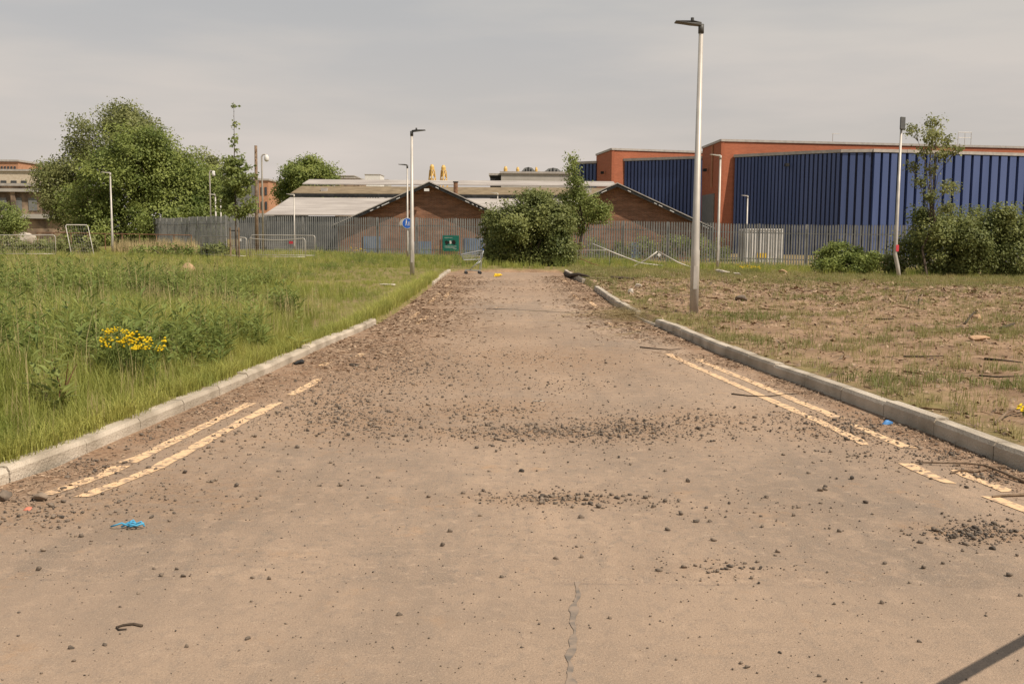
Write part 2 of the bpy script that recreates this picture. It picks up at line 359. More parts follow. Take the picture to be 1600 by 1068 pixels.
def G(px, py):
    z = 0.0
    for _ in range(12):
        p = G0(px, py, z); z = .5 * z + .5 * gz(p.x, p.y)
    p = G0(px, py, z); p.z = gz(p.x, p.y); return p
def B(px, Y, py=415):
    """ground point at depth Y under image column px"""
    p = P(px, py, Y); return Vector((p.x, Y, gz(p.x, Y)))

def build_ground():
    ys = np.concatenate([[-400, -120, -60, -30, -14, -8, -4, -2], np.arange(0, 44, .25), np.arange(44, 80, .6), np.arange(80, 130, 4), [150, 200, 300, 500, 900, 1600, 3500]])
    ys = ys[(np.abs(ys - YEND) > .12)]; ys = np.sort(np.concatenate([ys, [YEND - .02, YEND + .03]]))
    offs = np.concatenate([[3500, 1200, 500, 250, 140, 100, 80, 65, 55, 48], np.arange(42, 20, -1.2), np.arange(20, 8, -.5), np.arange(8, .3, -.22), [.2, .12]])
    rows = []; turf = []
    for y in ys:
        l = float(xL(min(y, YEND))); r = float(xR(min(y, YEND)))
        inner = np.linspace(l - .06, r + .06, 14)
        x = np.concatenate([l - offs, inner, (r + offs)[::-1]])
        z = terrain(x, np.full_like(x, y)); inside = (x > l - .09) & (x < r + .09)
        if y < YEND: z = np.where(inside, -.06, z)
        if y < -6: z = np.where(inside, -.06, z)
        rows.append(np.stack([x, np.full_like(x, y), z], 1))
        tl = np.where(x < l, .62, 0) + np.where(x > r, .22 + .30 * sst(28, 42, y) + .28 * sst(1.6, .1, x - r), 0)
        if y > YEND: tl = np.where((x >= l) & (x <= r), .6, tl)
        turf.append(tl)
    v = np.concatenate(rows); n = len(rows[0]); m = len(rows)
    i, j = np.meshgrid(np.arange(m - 1), np.arange(n - 1), indexing='ij'); a = (i * n + j).ravel()
    q = np.stack([a, a + 1, a + n + 1, a + n], 1)
    me = np_mesh('ground', v, q, M['ground'], {'turf': np.concatenate(turf)}, smooth=True)
    tag(link('ground', me), kind='structure')
build_ground()

DRIFTS = [(850, 676, 260, 15, 1900), (980, 668, 130, 20, 1300), (560, 655, 150, 32, 1500), (610, 575, 110, 40, 1200), (840, 560, 200, 22, 500), (520, 620, 130, 36, 1300), (650, 560, 130, 36, 1100), (760, 640, 160, 20, 700), (1100, 655, 110, 18, 400), (880, 600, 120, 14, 240), (860, 779, 130, 10, 560), (1010, 785, 120, 10, 90), (1330, 668, 120, 24, 1600), (1230, 650, 90, 16, 300), (1440, 690, 70, 18, 260), (1530, 832, 90, 15, 700), (1200, 790, 160, 26, 110), (350, 690, 100, 34, 260), (230, 770, 200, 40, 380), (1130, 890, 120, 14, 130), (440, 640, 90, 22, 260), (60, 800, 110, 30, 420), (130, 725, 60, 26, 330), (230, 680, 60, 20, 300), (330, 640, 60, 18, 300), (1560, 745, 60, 16, 300), (1480, 712, 60, 14, 300), (720, 520, 180, 20, 350), (700, 590, 160, 24, 380), (1400, 710, 90, 24, 200)]
def build_road():
    ys = np.concatenate([[-60, -30, -14, -8, -4, -2], np.arange(0, 14, .08), np.arange(14, YEND, .25), [YEND]])
    rows = []; dirt = []; sand = []; n = 101
    for y in ys:
        l = float(xL(y)); r = float(xR(y)); t = np.linspace(0, 1, n); x = l + (r - l) * t
        rows.append(np.stack([x, np.full(n, y), np.full(n, .0)], 1))
        dl = x - l; dr = r - x
        wl = .55 + 1.3 * sst(8, 15, y); wr = .5 + .6 * sst(15, 22, y)
        d = np.maximum(sst(wl, wl * .35, dl), sst(wr, wr * .35, dr)) * sst(3, 6.5, y)
        d = np.maximum(d, .55 * sst(15, 19, y) * sst(2.6, .8, dl) * (1 - sst(22, 27, y)))
        d = np.maximum(d, .42 * sst(22, 30, y)); dirt.append(d); sd_ = np.zeros(n)
        for (cx, cy, rx, ry, k) in DRIFTS:
            g0 = G0(cx, cy); ex = rx * g0.y / F * .75; ey = abs(G0(cx, cy - ry).y - g0.y) * .75; w_ = min(1, k / 500)
            sd_ = np.maximum(sd_, w_ * np.exp(-.5 * (((x - g0.x) / ex) ** 2 + ((y - g0.y) / ey) ** 2)))
        sand.append(sd_)
    v = np.concatenate(rows); m = len(rows)
    i, j = np.meshgrid(np.arange(m - 1), np.arange(n - 1), indexing='ij'); a = (i * n + j).ravel()
    me = np_mesh('road', v, np.stack([a, a + 1, a + n + 1, a + n], 1), M['road'], {'dirt': np.concatenate(dirt), 'sand': np.concatenate(sand)})
    return tag(link('road', me), kind='structure')
road = build_road()

# painted double yellow lines, worn away in places: each surviving dash is a sheet of its own
def ribbon(name, side, off, y0, y1, w=.105, z=.004):
    ys = np.arange(y0, y1 + 1e-6, .2); f = xL if side < 0 else xR; v = []; q = []
    for k, y in enumerate(ys):
        x = float(f(y)) - side * off; tx = (float(f(y + .1)) - float(f(y - .1))) / .2; nx = 1 / math.hypot(1, tx)
        j1, j2 = rng.normal(0, .006, 2)
        if k in (0, len(ys) - 1): j1 += rng.normal(0, .02); j2 += rng.normal(0, .02)
        v += [(x - w / 2 * nx + j1, y + rng.normal(0, .012), z), (x + w / 2 * nx + j2, y + rng.normal(0, .012), z)]
        if k: a = 2 * k - 2; q.append((a, a + 1, a + 3, a + 2))
    return link('yellow_line', np_mesh('yellow_line', v, np.array(q), M['paint']), road)
def gy(px, py): return float(G0(px, py).y)
for off, segs in ((.46, [(6.3, 7.12), (7.2, 9.9), (12.6, 13.0), (19.5, 21.5), (24, 28.5), (31, 34)]), (.71, [(6.25, 10.0), (10.3, 11.6), (13.6, 14.1), (18.5, 20.6), (25.5, 30)])):
    for a, b_ in segs: ribbon('yellow_line', -1, off, a, b_)
for off, segs in ((.47, [(5.6, 6.35), (6.55, 7.2), (7.9, 8.9), (9.2, 13.6), (17.6, 18.4), (23, 27), (34, 38)]), (.72, [(4.6, 6.5), (6.75, 7.4), (8.0, 14.3), (18.2, 19.2), (26, 28)])):
    for a, b_ in segs: ribbon('yellow_line', 1, off, a, b_)
# old tar seam running towards the camera
def tar_strip(pix, w):
    v = []; q = []; ph = rng.uniform(0, 6, 4)
    for k, (a, b_) in enumerate(pix):
        p = G0(a, b_); ww = w * (.75 + .3 * math.sin(k * .33 + ph[0]) + .22 * math.sin(k * .81 + ph[1]) + rng.normal(0, .06))
        v += [(p.x - ww / 2, p.y, .003), (p.x + ww / 2, p.y, .003)]
        if k: i = 2 * k - 2; q.append((i, i + 1, i + 3, i + 2))
    return link('tar_seam', np_mesh('tar_seam', v, np.array(q), M['tarpatch']), road)
tar_strip([(902 - 14 * (1 - (1080 - y) / 172) + 2.2 * math.sin(y * .09) + 1.5 * math.sin(y * .23 + 1) + rng.normal(0, .4), y) for y in range(1080, 907, -3)], .034)

# kerbs, stone by stone
def kerb_mesh(h, Lg):
    o = [(-.065, -.15), (.065, -.15), (.065, h - .03), (.045, h), (-.065, h)]
    m = MB().prism(o, -Lg / 2, Lg / 2); me = m.mesh('kerb_stone', M['kerb']); return me
def build_kerb(name, side, h):
    root = tag(empty(name), kind='structure'); f = xL if side < 0 else xR; L = .915; y = 3.2
    full = kerb_mesh(h, L - .012); low = kerb_mesh(.035, L - .012)
    while y < YEND - .5:
        x0 = float(f(y)); dy = L
        for _ in range(3):
            x1 = float(f(y + dy)); dy *= L / math.hypot(x1 - x0, dy)
        x1 = float(f(y + dy)); ang = math.atan2(-(x1 - x0), dy)
        gap = (side > 0 and 29.5 < y < 34.5)
        dropped = (side < 0 and 17.6 < y < 33) or (side > 0 and 18.1 < y < 19.4)
        if not gap and not (dropped and side < 0):
            o = link('kerb_stone', low if dropped else full, root)
            o.location = ((x0 + x1) / 2 + side * .065, y + dy / 2, rng.normal(0, .004))
            o.rotation_euler = (rng.normal(0, .004), rng.normal(0, .015), ang + rng.normal(0, .004) + (math.pi if side > 0 else 0))
        y += dy
build_kerb('kerb_left', -1, .10); build_kerb('kerb_right', 1, .135)
edge = tag(empty('road_end_edging'), kind='structure')
em = MB().box((0, 0, -.03), (.905, .10, .14)).mesh('edging_stone', M['kerb']); xx = float(xL(YEND)) + .5
while xx < float(xR(YEND)) + .2:
    link('edging_stone', em, edge, (xx, YEND + .06, rng.normal(0, .006)), (0, 0, rng.normal(0, .01))); xx += .915

# ------------------------------------------------------------------ scatter helper (stuff)
def bake(name, variants, pts, scl, m, rot=None, tone=None, tilt=0.0, idx=None, label=None, cat=None, parent=None, zs=None):
    pts = np.asarray(pts, float); N = len(pts); scl = np.broadcast_to(np.asarray(scl, float), (N,))
    rot = rng.uniform(0, 2 * np.pi, N) if rot is None else rot
    idx = rng.integers(0, len(variants), N) if idx is None else idx
    tone = rng.uniform(0, 1, N) if tone is None else tone
    V = []; T = []; TN = []; base = 0
    for k, (vv, tt) in enumerate(variants):
        s = np.where(idx == k)[0]
        if not len(s): continue
        c, sn = np.cos(rot[s])[:, None], np.sin(rot[s])[:, None]
        x = vv[None, :, 0] * c - vv[None, :, 1] * sn; y = vv[None, :, 0] * sn + vv[None, :, 1] * c; z = np.broadcast_to(vv[None, :, 2], x.shape).copy()
        if tilt:
            tx = rng.normal(0, tilt, (len(s), 1)); ty = rng.normal(0, tilt, (len(s), 1)); z = z + x * tx + y * ty
        q = np.stack([x, y, z], 2) * scl[s][:, None, None]
        if zs is not None: q[:, :, 2] *= zs[s][:, None]
        q = q + pts[s][:, None, :]
        V.append(q.reshape(-1, 3)); off = base + np.arange(len(s))[:, None, None] * len(vv)
        T.append((tt[None] + off).reshape(-1, 3)); TN.append(np.repeat(tone[s], len(vv))); base += len(s) * len(vv)
    me = np_mesh(name, np.concatenate(V), np.concatenate(T), m, {'tone': np.concatenate(TN)})
    o = link(name, me, parent)
    if parent is None: tag(o, label, cat, kind='stuff')
    else: o['kind'] = 'stuff'
    return o
def blades(n, h, spread, w, bend=.5):
    v = []; t = []
    for _ in range(n):
        a = rng.uniform(0, 6.283); r = spread * math.sqrt(rng.uniform()); bx, by = r * math.cos(a), r * math.sin(a)
        hh = h * rng.uniform(.5, 1.1); d = rng.uniform(0, 6.283); ln = hh * bend * rng.uniform(.1, 1.0); dx, dy = math.cos(d), math.sin(d)
        px, py = -dy * w / 2, dx * w / 2; k = len(v)
        v += [(bx - px, by - py, -.03), (bx + px, by + py, -.03), (bx + dx * ln * .3 - px * .8, by + dy * ln * .3 - py * .8, hh * .6), (bx + dx * ln * .3 + px * .8, by + dy * ln * .3 + py * .8, hh * .6), (bx + dx * ln, by + dy * ln, hh)]
        t += [(k, k + 1, k + 3), (k, k + 3, k + 2), (k + 2, k + 3, k + 4)]
    return np.array(v), np.array(t)
def leafy(n, h, ll, lw, stems=3, spread=.1):
    v = []; t = []
    for s in range(stems):
        a = rng.uniform(0, 6.283); lean = rng.uniform(0, .35); ox, oy = spread * rng.normal(), spread * rng.normal(); hh = h * rng.uniform(.65, 1.1)
        for i in range(n):
            f = .12 + .88 * i / n; cx, cy, cz = ox + math.cos(a) * lean * f * hh, oy + math.sin(a) * lean * f * hh, f * hh
            b = rng.uniform(0, 6.283); l = ll * rng.uniform(.6, 1.1) * (1.15 - .6 * f); el = rng.uniform(.1, .9)
            ux, uy, uz = math.cos(b) * math.cos(el), math.sin(b) * math.cos(el), math.sin(el); k = len(v); w = lw * l / ll / 2
            v += [(cx, cy, cz), (cx + ux * l * .5 - uy * w, cy + uy * l * .5 + ux * w, cz + uz * l * .55), (cx + ux * l, cy + uy * l, cz + uz * l * .75), (cx + ux * l * .5 + uy * w, cy + uy * l * .5 - ux * w, cz + uz * l * .55)]
            t += [(k, k + 1, k + 2), (k, k + 2, k + 3)]
        k = len(v); v += [(ox - .006, oy, -.03), (ox + .006, oy, -.03), (ox + math.cos(a) * lean * hh, oy + math.sin(a) * lean * hh, hh)]; t.append((k, k + 1, k + 2))
    return np.array(v), np.array(t)
def rockmesh(seed, sub=1, flat=.7, rough=.28):
    import bmesh
    bm = bmesh.new(); bmesh.ops.create_icosphere(bm, subdivisions=sub, radius=.5); r = np.random.default_rng(seed)
    ax = r.normal(size=(9, 3)); ax /= np.linalg.norm(ax, axis=1)[:, None]; cut = r.uniform(.17, .40, 9)
    v = np.array([q.co[:] for q in bm.verts])
    for a_, c_ in zip(ax, cut):
        d = v @ a_; ex = np.maximum(d - c_, 0); v = v - ex[:, None] * a_[None]
    v *= 1 + r.normal(0, rough * .25, (len(v), 1)); v *= np.array([1.15, .85, flat]); bm.faces.ensure_lookup_table()
    t = np.array([[q.index for q in f.verts] for f in bm.faces]); bm.free()
    v[:, 2] -= v[:, 2].min() + .08
    return v, t
ROCKS = [rockmesh(i) for i in range(6)]
def vnoise(x, y, s, seed=0):
    x = np.asarray(x) * s; y = np.asarray(y) * s
    return .5 + .25 * (np.sin(x + 1.3 * seed + 1.7 * np.sin(.7 * y + seed)) + np.sin(1.3 * y - seed + 1.5 * np.sin(.9 * x + 2 * seed)))
def gpts(xs, ys): return np.stack([xs, ys, terrain(xs, ys)], 1)

# ------------------------------------------------------------------ grass and litter
def field_left():
    P_, S_, I_, T_ = [], [], [], []
    def area(y0, y1, dens, margin=2.0):
        w = .5 * y1 + margin + 4; n = int(dens * w * (y1 - y0)); y = rng.uniform(y0, y1, n); x = rng.uniform(-w, 0, n)
        k = (x < xL(np.minimum(y, YEND)) - .16) & (x > -.53 * y - margin)
        return x[k], y[k]
    for y0, y1, d in ((4, 10, 120), (10, 16, 75), (16, 24, 42), (24, 34, 26), (34, 48, 15), (48, 72, 8)):
        x, y = area(y0, y1, d); dist = xL(np.minimum(y, YEND)) - x
        tall = .50 + .62 * sst(.1, 1.6, dist) - .62 * sst(15, 22, y) * sst(6.5, 3.0, dist) - .52 * sst(24, 40, y)    # a mown-looking strip beside the far kerb
        tall = np.maximum(tall, .30); s = tall * rng.uniform(.55, 1.15, len(x)) * (.62 + .5 * vnoise(x, y, .9, 1)); P_.append(gpts(x, y)); S_.append(s)
        far = y0 >= 24
        I_.append(np.where(rng.uniform(size=len(x)) < .09 + .24 * (vnoise(x, y, .5, 4) > .64), rng.integers(8, 11, len(x)), rng.integers(0, 4, len(x)) + (4 if far else 0)))
        T_.append(np.clip(vnoise(x, y, .55, 2) * .7 + rng.normal(.12, .2, len(x)), 0, 1))
    pts = np.concatenate(P_); s = np.concatenate(S_); i = np.concatenate(I_); t = np.concatenate(T_)
    near = [blades(26, .52, .16, .007, .95) for _ in range(4)]; far = [blades(18, .52, .26, .017, .8) for _ in range(4)]
    dry = [blades(9, .85, .15, .006, .35) for _ in range(3)]
    g = i < 8; bake('meadow_grass', near + far, pts[g], s[g], M['grass'], idx=i[g], tone=t[g], label='tall green meadow grass left of the road', cat='grass')
    d = ~g; bake('dry_grass', dry, pts[d], s[d] * (.85 + .35 * rng.uniform(size=d.sum())), M['straw'], label='pale dry grass stalks standing among the green meadow', cat='grass')
    # leafy weeds
    x, y = [], []
    for y0, y1, dd in ((4, 12, 11), (12, 24, 9), (24, 46, 4), (46, 66, 1.6)):
        a, b_ = area(y0, y1, dd); k = (vnoise(a, b_, .7, 5) + rng.normal(0, .16, len(a)) > .47) & (xL(np.minimum(b_, YEND)) - a > .45 + 3.6 * sst(16, 24, b_)); x.append(a[k]); y.append(b_[k])
    x = np.concatenate(x); y = np.concatenate(y)
    wv = [leafy(14, .62, .16, .035, 4, .10) for _ in range(3)] + [leafy(9, .5, .2, .06, 5, .12) for _ in range(2)]
    bake('meadow_weeds', wv, gpts(x, y), rng.uniform(.7, 1.45, len(x)) * (.7 + .6 * vnoise(x, y, .45, 11)) * (1.1 - .62 * sst(24, 40, y)), M['weed'], label='leafy green weeds growing through the meadow grass', cat='weeds')
field_left()
def kerb_fringe():
    n = 1500; y = 5 + 32 * rng.uniform(size=n) ** 1.3; x = xL(y) - .12 - np.abs(rng.normal(0, .10, n))
    bake('verge_fringe', [blades(12, .17, .08, .006, 1.6) for _ in range(4)], gpts(x, y), rng.uniform(.5, 1.2, n) * (1 + .5 * sst(14, 24, y)), M['grass'], tone=rng.uniform(.5, 1, n), label='yellowing grass fringe hanging over the left kerb', cat='grass')
kerb_fringe()
def verge_far():
    # rank growth between the road end and the fence
    n = 2600; x = rng.uniform(-12, 30, n); y = rng.uniform(YEND + .25, 62, n); k = (y < 63 - .275 * x) & ((x < xR(YEND) + .3) | (y > 45.5 - .06 * x))
    x, y = x[k], y[k]
    bake('rough_grass', [blades(20, .55, .25, .02, .45) for _ in range(4)], gpts(x, y), rng.uniform(.4, 1.0, len(x)) * (.35 + .5 * vnoise(x, y, .6, 3)), M['grass'], tone=np.clip(vnoise(x, y, .5, 6) * .6 + rng.normal(.1, .2, len(x)), 0, 1), label='rank green grass between road end and palisade fence', cat='grass')
    n = 300; x = rng.uniform(-10, 26, n); y = rng.uniform(YEND + .5, 60, n); k = (y < 62 - .275 * x) & ((x < xR(YEND)) | (y > 47 - .1 * x)); x, y = x[k], y[k]
    bake('tall_weeds', [leafy(16, .85, .2, .05, 5, .16) for _ in range(4)], gpts(x, y), rng.uniform(.4, .95, len(x)), M['weed'], label='tall nettle-like weeds in front of the fence', cat='weeds')
verge_far()
def field_right():
    xs, ys = [], []
    for y0, y1, d in ((4, 12, 85), (12, 20, 55), (20, 32, 30), (32, 47, 20)):
        w = .55 * y1 + 3; n = int(d * w * (y1 - y0)); y = rng.uniform(y0, y1, n); x = rng.uniform(0, w, n)
        dist = x - xR(np.minimum(y, YEND)); patch = vnoise(x, y, 1.1, 8) * .55 + vnoise(x, y, 3.1, 9) * .45
        pr = .22 + .75 * sst(.52, .72, patch) + .28 * sst(1.2, .1, dist) + .8 * sst(30, 42, y)
        pr = pr * (1 - .4 * sst(24, 28, y) * (1 - sst(32, 36, y)))
        k = (dist > .2) & (x < .56 * y + 2.5) & (rng.uniform(size=n) < pr); xs.append(x[k]); ys.append(y[k])
    x = np.concatenate(xs); y = np.concatenate(ys)
    bake('sparse_grass', [blades(14, .13, .12, .006, 1.3) for _ in range(5)], gpts(x, y), rng.uniform(.4, 1.15, len(x)) * (1 + .5 * sst(20, 40, y)), M['thin'], tone=np.clip(1.05 - vnoise(x, y, 1.1, 8) + rng.normal(0, .25, len(x)), 0, 1), label='thin patchy grass on the bare ground right of the road', cat='grass')
    n = 52000; y = 5 + 40 * rng.uniform(size=n) ** 1.3; x = rng.uniform(0, 28, n); k = (x - xR(np.minimum(y, YEND)) > .15) & (x < .56 * y + 2.5); x, y = x[k], y[k]
    def stick(l, w):
        a = rng.normal(0, .25); return np.array([(-l / 2, -w, .0), (l / 2, -w * .5, .02 * a), (0, w * 1.2, w * 2.2), (-l / 2, w, .0), (l / 2, w * .6, .02)]), np.array([(0, 1, 2), (0, 2, 3), (1, 4, 2)])
    k = rng.uniform(size=len(x)) < .25 + .9 * vnoise(x, y, 1.4, 12); x, y = x[k], y[k]; p = gpts(x, y); p[:, 2] += .008
    s = rng.uniform(.35, .95, len(x)) * (1 + 1.1 * (rng.uniform(size=len(x)) < .03)) * (.8 + .5 * sst(10, 35, y))
    bake('wood_chippings', [stick(.16, .009), stick(.10, .016), stick(.26, .007), stick(.08, .02)], p, s, M['chip'], tilt=.15, label='brown wood chippings and twigs strewn over the bare ground', cat='chippings')
    n = 1100; y = 5 + 40 * rng.uniform(size=n) ** 1.2; x = rng.uniform(0, 28, n); k = (x - xR(np.minimum(y, YEND)) > .2) & (x < .56 * y + 2.5); x, y = x[k], y[k]
    bake('soil_clods', ROCKS, gpts(x, y), np.minimum(rng.lognormal(-3.5, .5, len(x)), .10), M['chip'], label='small clods and stones on the bare soil', cat='stones')
field_right()

def px_blob(cx, cy, rx, ry, n):
    a = np.clip(rng.standard_t(3, (n, 2)) * .42, -2.6, 2.6); return np.stack([cx + a[:, 0] * rx, cy + a[:, 1] * ry * 1.25], 1)
def road_stuff():
    bl = DRIFTS
    q = np.concatenate([px_blob(*b_) for b_ in bl]); k = (q[:, 1] > 450); q = q[k]
    g = np.array([G0(a, b_)[:] for a, b_ in q])
    n = 1500; y = 3.2 + 14 * rng.uniform(size=n); x = rng.uniform(-4, 4.4, n); g = np.concatenate([g, np.stack([x, y, 0 * x], 1)])
    k = (g[:, 0] > xL(g[:, 1]) + .04) & (g[:, 0] < xR(g[:, 1]) - .04); g = g[k]
    s = np.clip(rng.lognormal(-4.42, .58, len(g)), .004, .05)
    bake('road_gravel', ROCKS, g, s, M['stone'], label='dark loose gravel scattered in drifts across the road', cat='gravel')
    n = 12000; y = 2.9 + 20 * rng.uniform(size=n) ** 1.4; x = rng.uniform(-4.5, 4.8, n); k = (x > xL(y) + .03) & (x < xR(y) - .03); g = np.stack([x, y, 0 * x], 1)[k]
    bake('road_grit', ROCKS[:3], g, np.clip(rng.lognormal(-5.0, .4, len(g)), .003, .014), M['stone'], label='fine dark grit lying on the dusty road', cat='grit')
    # brown leaf and bark litter gathered along both kerbs
    pts = []
    for side, f in ((-1, xL), (1, xR)):
        n = 14000; y = 6 + 34 * rng.uniform(size=n) ** 1.15; d = np.abs(rng.normal(0, .34 + .40 * sst(10, 17, y) - .16 * (side > 0), n)); x = f(y) - side * (d + .02)
        k = (d < 2.2) & (vnoise(x, y, 2.1, 3 + side) + rng.uniform(-.3, .3, n) > .32); pts.append(np.stack([x, y, np.full(n, .006)], 1)[k])
    q = np.concatenate([px_blob(*b_) for b_ in [(600, 548, 120, 26, 1500), (520, 575, 90, 22, 700), (660, 505, 90, 14, 700), (760, 440, 100, 4, 400), (700, 490, 80, 8, 500), (720, 470, 110, 6, 500), (800, 452, 130, 4, 300), (690, 458, 60, 6, 300), (960, 492, 60, 8, 600), (900, 450, 60, 6, 250), (1030, 512, 60, 10, 500), (560, 590, 110, 22, 500)]])
    g = np.array([G0(a, b_)[:] for a, b_ in q]); g[:, 2] = .006; k = (g[:, 0] > xL(g[:, 1])) & (g[:, 0] < xR(g[:, 1])) & (g[:, 1] < YEND); pts.append(g[k])
    pts = np.concatenate(pts)
    def chip(l, w, h): return np.array([(-l, -w, 0), (l, -w * .6, .004), (l * .8, w, h), (-l * .7, w, h * .6)]), np.array([(0, 1, 2), (0, 2, 3)])
    bake('leaf_litter', [chip(.035, .016, .016), chip(.022, .012, .012), chip(.05, .006, .008), chip(.10, .004, .010)], pts, rng.uniform(.5, 1.3, len(pts)) * (.36 + .55 * sst(8, 20, pts[:, 1])), M['chip'], tilt=.2, label='brown leaf and bark litter drifted along both kerbs', cat='litter')
road_stuff()

# ------------------------------------------------------------------ trees and shrubs
def leaves_mesh(name, pos, nrm, size, m, up=.25):
    N = len(pos); n_ = rng.normal(size=(N, 3)) * .62 + nrm * .75 + np.array([.12, -.1, .55]); n_ /= np.linalg.norm(n_, axis=1)[:, None]
    d = np.cross(n_, rng.normal(size=(N, 3))); d[:, 2] -= up * .6; d /= np.linalg.norm(d, axis=1)[:, None]; s = np.cross(d, n_); s /= np.linalg.norm(s, axis=1)[:, None]
    L = size * rng.uniform(.6, 1.25, (N, 1)); w = L * .36
    a = pos; b_ = pos + d * L * .5 + s * w + n_ * L * .08; c = pos + d * L; e_ = pos + d * L * .5 - s * w + n_ * L * .08
    v = np.stack([a, b_, c, e_], 1).reshape(-1, 3); k = np.arange(N)[:, None] * 4
    t = np.concatenate([k + np.array([[0, 1, 2]]), k + np.array([[0, 2, 3]])], 1).reshape(-1, 3)
    return v, t
def crown(name, blobs, clumps, leaves, size, m, parent, clr=.32, inner=.45, droop=.25, dens_r=True):
    pos, nr, tone = [], [], []
    for (c, r) in blobs:
        r = np.array(r if hasattr(r, '__len__') else (r, r, r), float); c = np.array(c)
        n = max(6, int(clumps * r.mean())) if dens_r else clumps
        for _ in range(n):
            d = rng.normal(size=3); d /= np.linalg.norm(d); rr = inner + (1 - inner) * rng.uniform() ** .6 + min(.14, max(0, rng.normal(0, .07)))
            sprig = rng.uniform() < .16; rr += sprig * rng.uniform(.08, .30) * (d[2] > -.2); cc = c + d * r * rr; q = np.clip(rng.normal(size=(leaves, 3)), -1.7, 1.7) * clr * rng.uniform(.6, 1.3) * np.array([1, 1, .75])
            pos.append(cc + q); nr.append(np.broadcast_to(d, (leaves, 3))); tone.append(np.clip(rng.uniform(-.1, .85) + rng.normal(0, .16, leaves), 0, 1))
    pos = np.concatenate(pos); nr = np.concatenate(nr); tone = np.concatenate(tone)
    v, t = leaves_mesh(name, pos, nr, size, m, droop)
    return link(name, np_mesh(name, v, t, m, {'tone': np.repeat(tone, 4)}), parent)
def tree(name, label, cat, base, blobs, trunk_r, m, clumps, leaves, size, clr=.32, group=None, fork=.35, multi=1, inner=.45, limb_r=.4, droop=.25, top=None):
    root = tag(empty(name, base), label, cat, group); b0 = Vector(base); mb = MB()
    tp = top if top is not None else max(c[2] + (r if not hasattr(r, '__len__') else r[2]) * .6 for c, r in blobs)
    for k in range(multi):
        o = Vector((rng.normal(0, .25), rng.normal(0, .25), 0)) * (multi > 1)
        path = [Vector((0, 0, -.1)) + o * .3]
        for i in range(1, 6): f = i / 5; path.append(Vector((o.x * (1 + 2 * f) + rng.normal(0, .02) * tp, o.y * (1 + 2 * f) + rng.normal(0, .02) * tp, tp * .9 * f)))
        mb.tube(path, [trunk_r * (1 - .8 * i / 5) for i in range(6)], 7)
    for c, r in blobs:
        e_ = Vector(c); st = Vector((0, 0, max(.1, min(e_.z * .75, tp * fork + .25 * e_.z)))); mid = st.lerp(e_, .5) + Vector((rng.normal(0, .1), rng.normal(0, .1), .12 * (e_ - st).length))
        mb.tube([st, mid, e_], [trunk_r * limb_r, trunk_r * limb_r * .65, trunk_r * .1], 5, caps=False)
        rr = r if not hasattr(r, '__len__') else sum(r) / 3
        for _ in range(5):
            d = Vector(rng.normal(size=3)).normalized(); mb.tube([mid.lerp(e_, .6), e_ + d * rr * .85], [trunk_r * .18, trunk_r * .03], 4, caps=False)
    mb.build('trunk', M['bark'], root)
    crown('crown', blobs, clumps, leaves, size, m, root, clr, inner, droop)
    return root
def pixblobs(base, Y, lst, depth=.5):
    out = []
    for px, py, r in lst:
        w = P(px, py, Y); rr = r * Y / F
        out.append(((w.x - base.x, rng.normal(0, depth), w.z - base.z), rr))
    return out
def T(name, label, cat, px, Y, lst, tr, m, clumps, leaves, size, clr=.32, depth=.6, **k):
    b = B(px, Y); return tree(name, label, cat, b, pixblobs(b, Y, lst, depth), tr, m, clumps, leaves, size, clr, **k)
T('birch_tree', 'tallest tree at left, loose olive crown rising behind the round maple', 'tree', 190, 104, [(190, 195, 34), (160, 225, 40), (225, 225, 42), (190, 255, 60), (125, 255, 34), (105, 300, 34), (95, 275, 24), (120, 330, 34), (250, 260, 45), (192, 178, 13)], .4, M['leafb'], 16, 130, .23, .60, depth=1.2, droop=.6, group='trees left of the sheds')
T('maple_tree', 'broad bright green maple behind the left lamp post', 'tree', 235, 95, [(215, 245, 44), (185, 280, 50), (250, 280, 52), (290, 310, 45), (215, 325, 62), (150, 330, 46), (270, 350, 50), (315, 345, 34), (308, 285, 28), (322, 318, 28), (285, 268, 30), (300, 372, 30), (160, 372, 40), (215, 378, 45), (240, 232, 26), (130, 365, 34)], .42, M['leaf'], 17, 140, .23, .58, depth=1.3, group='trees left of the sheds')
T('slender_tree', 'small dusky tree peeking out right of the maple', 'tree', 322, 102, [(322, 262, 22), (318, 300, 26), (330, 285, 18), (332, 320, 20), (312, 335, 22)], .18, M['leafb'], 16, 110, .23, .48, group='trees left of the sheds')
T('far_tree', 'rounded dark tree rising behind the pale shed roof', 'tree', 480, 112, [(480, 277, 26), (455, 285, 22), (505, 278, 20), (485, 262, 14), (448, 300, 18), (500, 295, 26), (465, 268, 14)], .35, M['leaf'], 22, 110, .24, .5)
T('dense_shrub', 'large dark olive bush at the end of the road', 'shrub', 822, 51, [(800, 350, 32), (835, 335, 34), (865, 350, 30), (780, 365, 24), (815, 380, 40), (860, 385, 34), (785, 392, 26), (840, 402, 28), (845, 316, 18), (876, 392, 20), (770, 345, 12)], .10, M['leafd'], 85, 66, .13, .19, depth=.5, multi=5, fork=.15, top=1.4)
T('young_tree', 'light green feathery tree behind the dark bush', 'tree', 905, 57, [(892, 250, 4), (893, 265, 7), (897, 285, 11), (905, 303, 15), (888, 312, 14), (922, 318, 14), (943, 325, 10), (905, 330, 20), (880, 335, 15), (930, 338, 14), (900, 350, 16), (942, 338, 9)], .09, M['leafl'], 60, 30, .12, .2, inner=.15, droop=.5)
